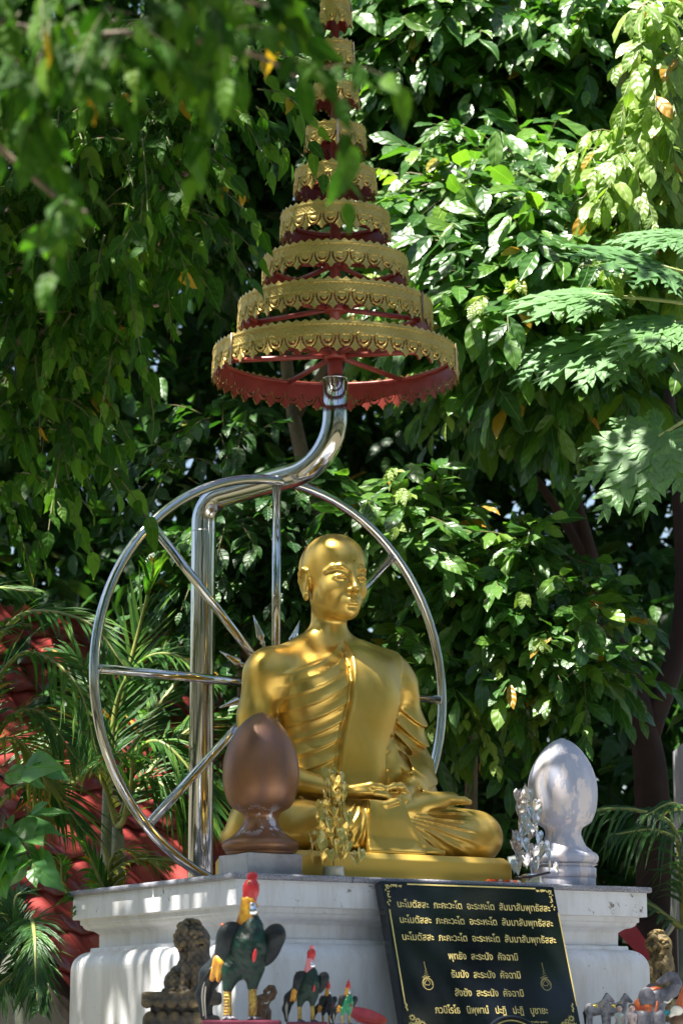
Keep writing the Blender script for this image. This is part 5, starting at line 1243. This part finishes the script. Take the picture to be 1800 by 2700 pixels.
# a few single blurred leaves in front of the umbrella
tree('broad shiny-leaved bush at the lower left corner in front of the roof', G(-60, 6.7), [([G(-60, 6.7), P(-40, 2500, 6.7), P(10, 2150, 6.6)], .015, .006)],
     [(0, 2040, 6.5, .05, .05, .04, 3), (20, 2190, 6.5, .06, .06, .05, 5), (70, 2240, 6.4, .04, .05, .03, 3), (0, 2300, 6.5, .06, .06, .06, 4)],
     .118, ML_BIG, T_BIG, K=5, L=.09, seed=12, droop=.1, ldroop=.3, nobj=100, name='broadleaf_bush', cat='bush', upn=.5)
# deep, shaded thicket that closes the view
def thicket(label, seed, zones, size, mat, temps, name='thicket', L=.5, upn=1.0):
    rg = np.random.default_rng(seed); O = []; D = []
    for (px0, px1, py0, py1, Y0, Y1, n) in zones:
        Y = rg.uniform(Y0, Y1, n); pts = np.array([P(a, b, y) for a, b, y in zip(rg.uniform(px0, px1, n), rg.uniform(py0, py1, n), Y)]); O.append(pts); D.append(norm(rg.normal(0, 1, (n, 3))+np.array((0, -.5, .1))))
    O, D = np.concatenate(O), np.concatenate(D)
    pos, d, nn_, sz, tw = sprays(O, D, L*rg.uniform(.6, 1.2, len(O)), 9, size, .9, .35, .35, rg, face=0, upn=upn)
    V, T, U, Rr = leafstuff(pos, d, nn_, sz, temps, rg); o = link(name, npmesh(name, V, T, mat, attrs={'luv': ('FLOAT_VECTOR', U), 'lr': ('FLOAT', Rr)})); tag(o, label, 'thicket', kind='stuff'); return o
thicket('dense dark mass of leaves closing the view behind the shrine', 21, [(-400, 2200, -500, 2500, 11.6, 13.6, 3400), (-400, 2200, 1500, 2600, 10.6, 11.3, 300)], .16, ML_DK, T_ELL, upn=1.0)
thicket('far leafy mass behind the garden with sky glinting through', 22, [(-700, 2500, -600, 2400, 14, 18, 2600)], .24, ML_A, T_ELL, 'far_thicket', .8)
# crown of the shade tree that spreads above the frame and dapples the shrine
def canopy(label, base, seed, boxes, size, mat, temps):
    rg = np.random.default_rng(seed); root = thing('shade_tree', label, 'tree', base); O = []
    for (x0, x1, y0, y1, z0, z1, n) in boxes: O.append(np.stack([rg.uniform(x0, x1, n), rg.uniform(y0, y1, n), rg.uniform(z0, z1, n)], 1))
    O = np.concatenate(O); D = norm(rg.normal(0, 1, O.shape)*np.array((1, 1, .3)))
    pos, d, nn_, sz, tw = sprays(O, D, .4*rg.uniform(.6, 1.2, len(O)), 9, size, .9, .2, .2, rg)
    px, py = proj(pos); keep = (py < -70) | (pos[:, 1] < .5) | (px < -100) | (px > 1900)
    pos, d, nn_, sz = pos[keep], d[keep], nn_[keep], sz[keep]
    V, T, U, Rr = leafstuff(pos, d, nn_, sz, temps, rg); o = link('foliage', npmesh('foliage', V-np.array(base), T, mat, attrs={'luv': ('FLOAT_VECTOR', U), 'lr': ('FLOAT', Rr)}), root); o['kind'] = 'stuff'
    b = Vector(base); MB().tube([p-b for p in catmull([b, b+Vector((.1, 0, 2)), b+Vector((.5, .1, 4)), b+Vector((1.4, .2, 5.4))], 6)], np.linspace(.16, .05, 19), 10).build('trunk', M_STEM, root)
    return root
canopy('tall shade tree whose crown spreads over the shrine just above the picture', (-3.2, 7.4, 0), 31, [(-2.7, .15, 5.7, 7.9, 5.2, 6.4, 500), (-3.4, -.95, 8.2, 10.0, 6.0, 7.2, 330), (-4.5, 4.0, 10.1, 14.0, 6.6, 8.2, 3600), (-3.0, -.7, 3.0, 6.2, 4.6, 6.0, 420)], .12, ML_B, T_OV)

def ring(label, seed, n, r0, r1, h0, h1, a0, a1, size):
    rg = np.random.default_rng(seed); a = rg.uniform(a0, a1, n); r = rg.uniform(r0, r1, n)
    O = np.stack([r*np.sin(a), 4-r*np.cos(a), rg.uniform(h0, h1, n)], 1); D = norm(rg.normal(0, 1, O.shape))
    pos, d, nn_, sz, tw = sprays(O, D, .9, 9, size, .9, .3, .3, rg); V, T, U, Rr = leafstuff(pos, d, nn_, sz, T_ELL, rg)
    tag(link('garden_trees', npmesh('garden_trees', V, T, ML_DK, attrs={'luv': ('FLOAT_VECTOR', U), 'lr': ('FLOAT', Rr)})), label, 'trees', kind='stuff')
ring('leafy garden trees standing behind the photographer', 41, 4600, 11, 14, .2, 10.5, -1.9, 1.9, .42)
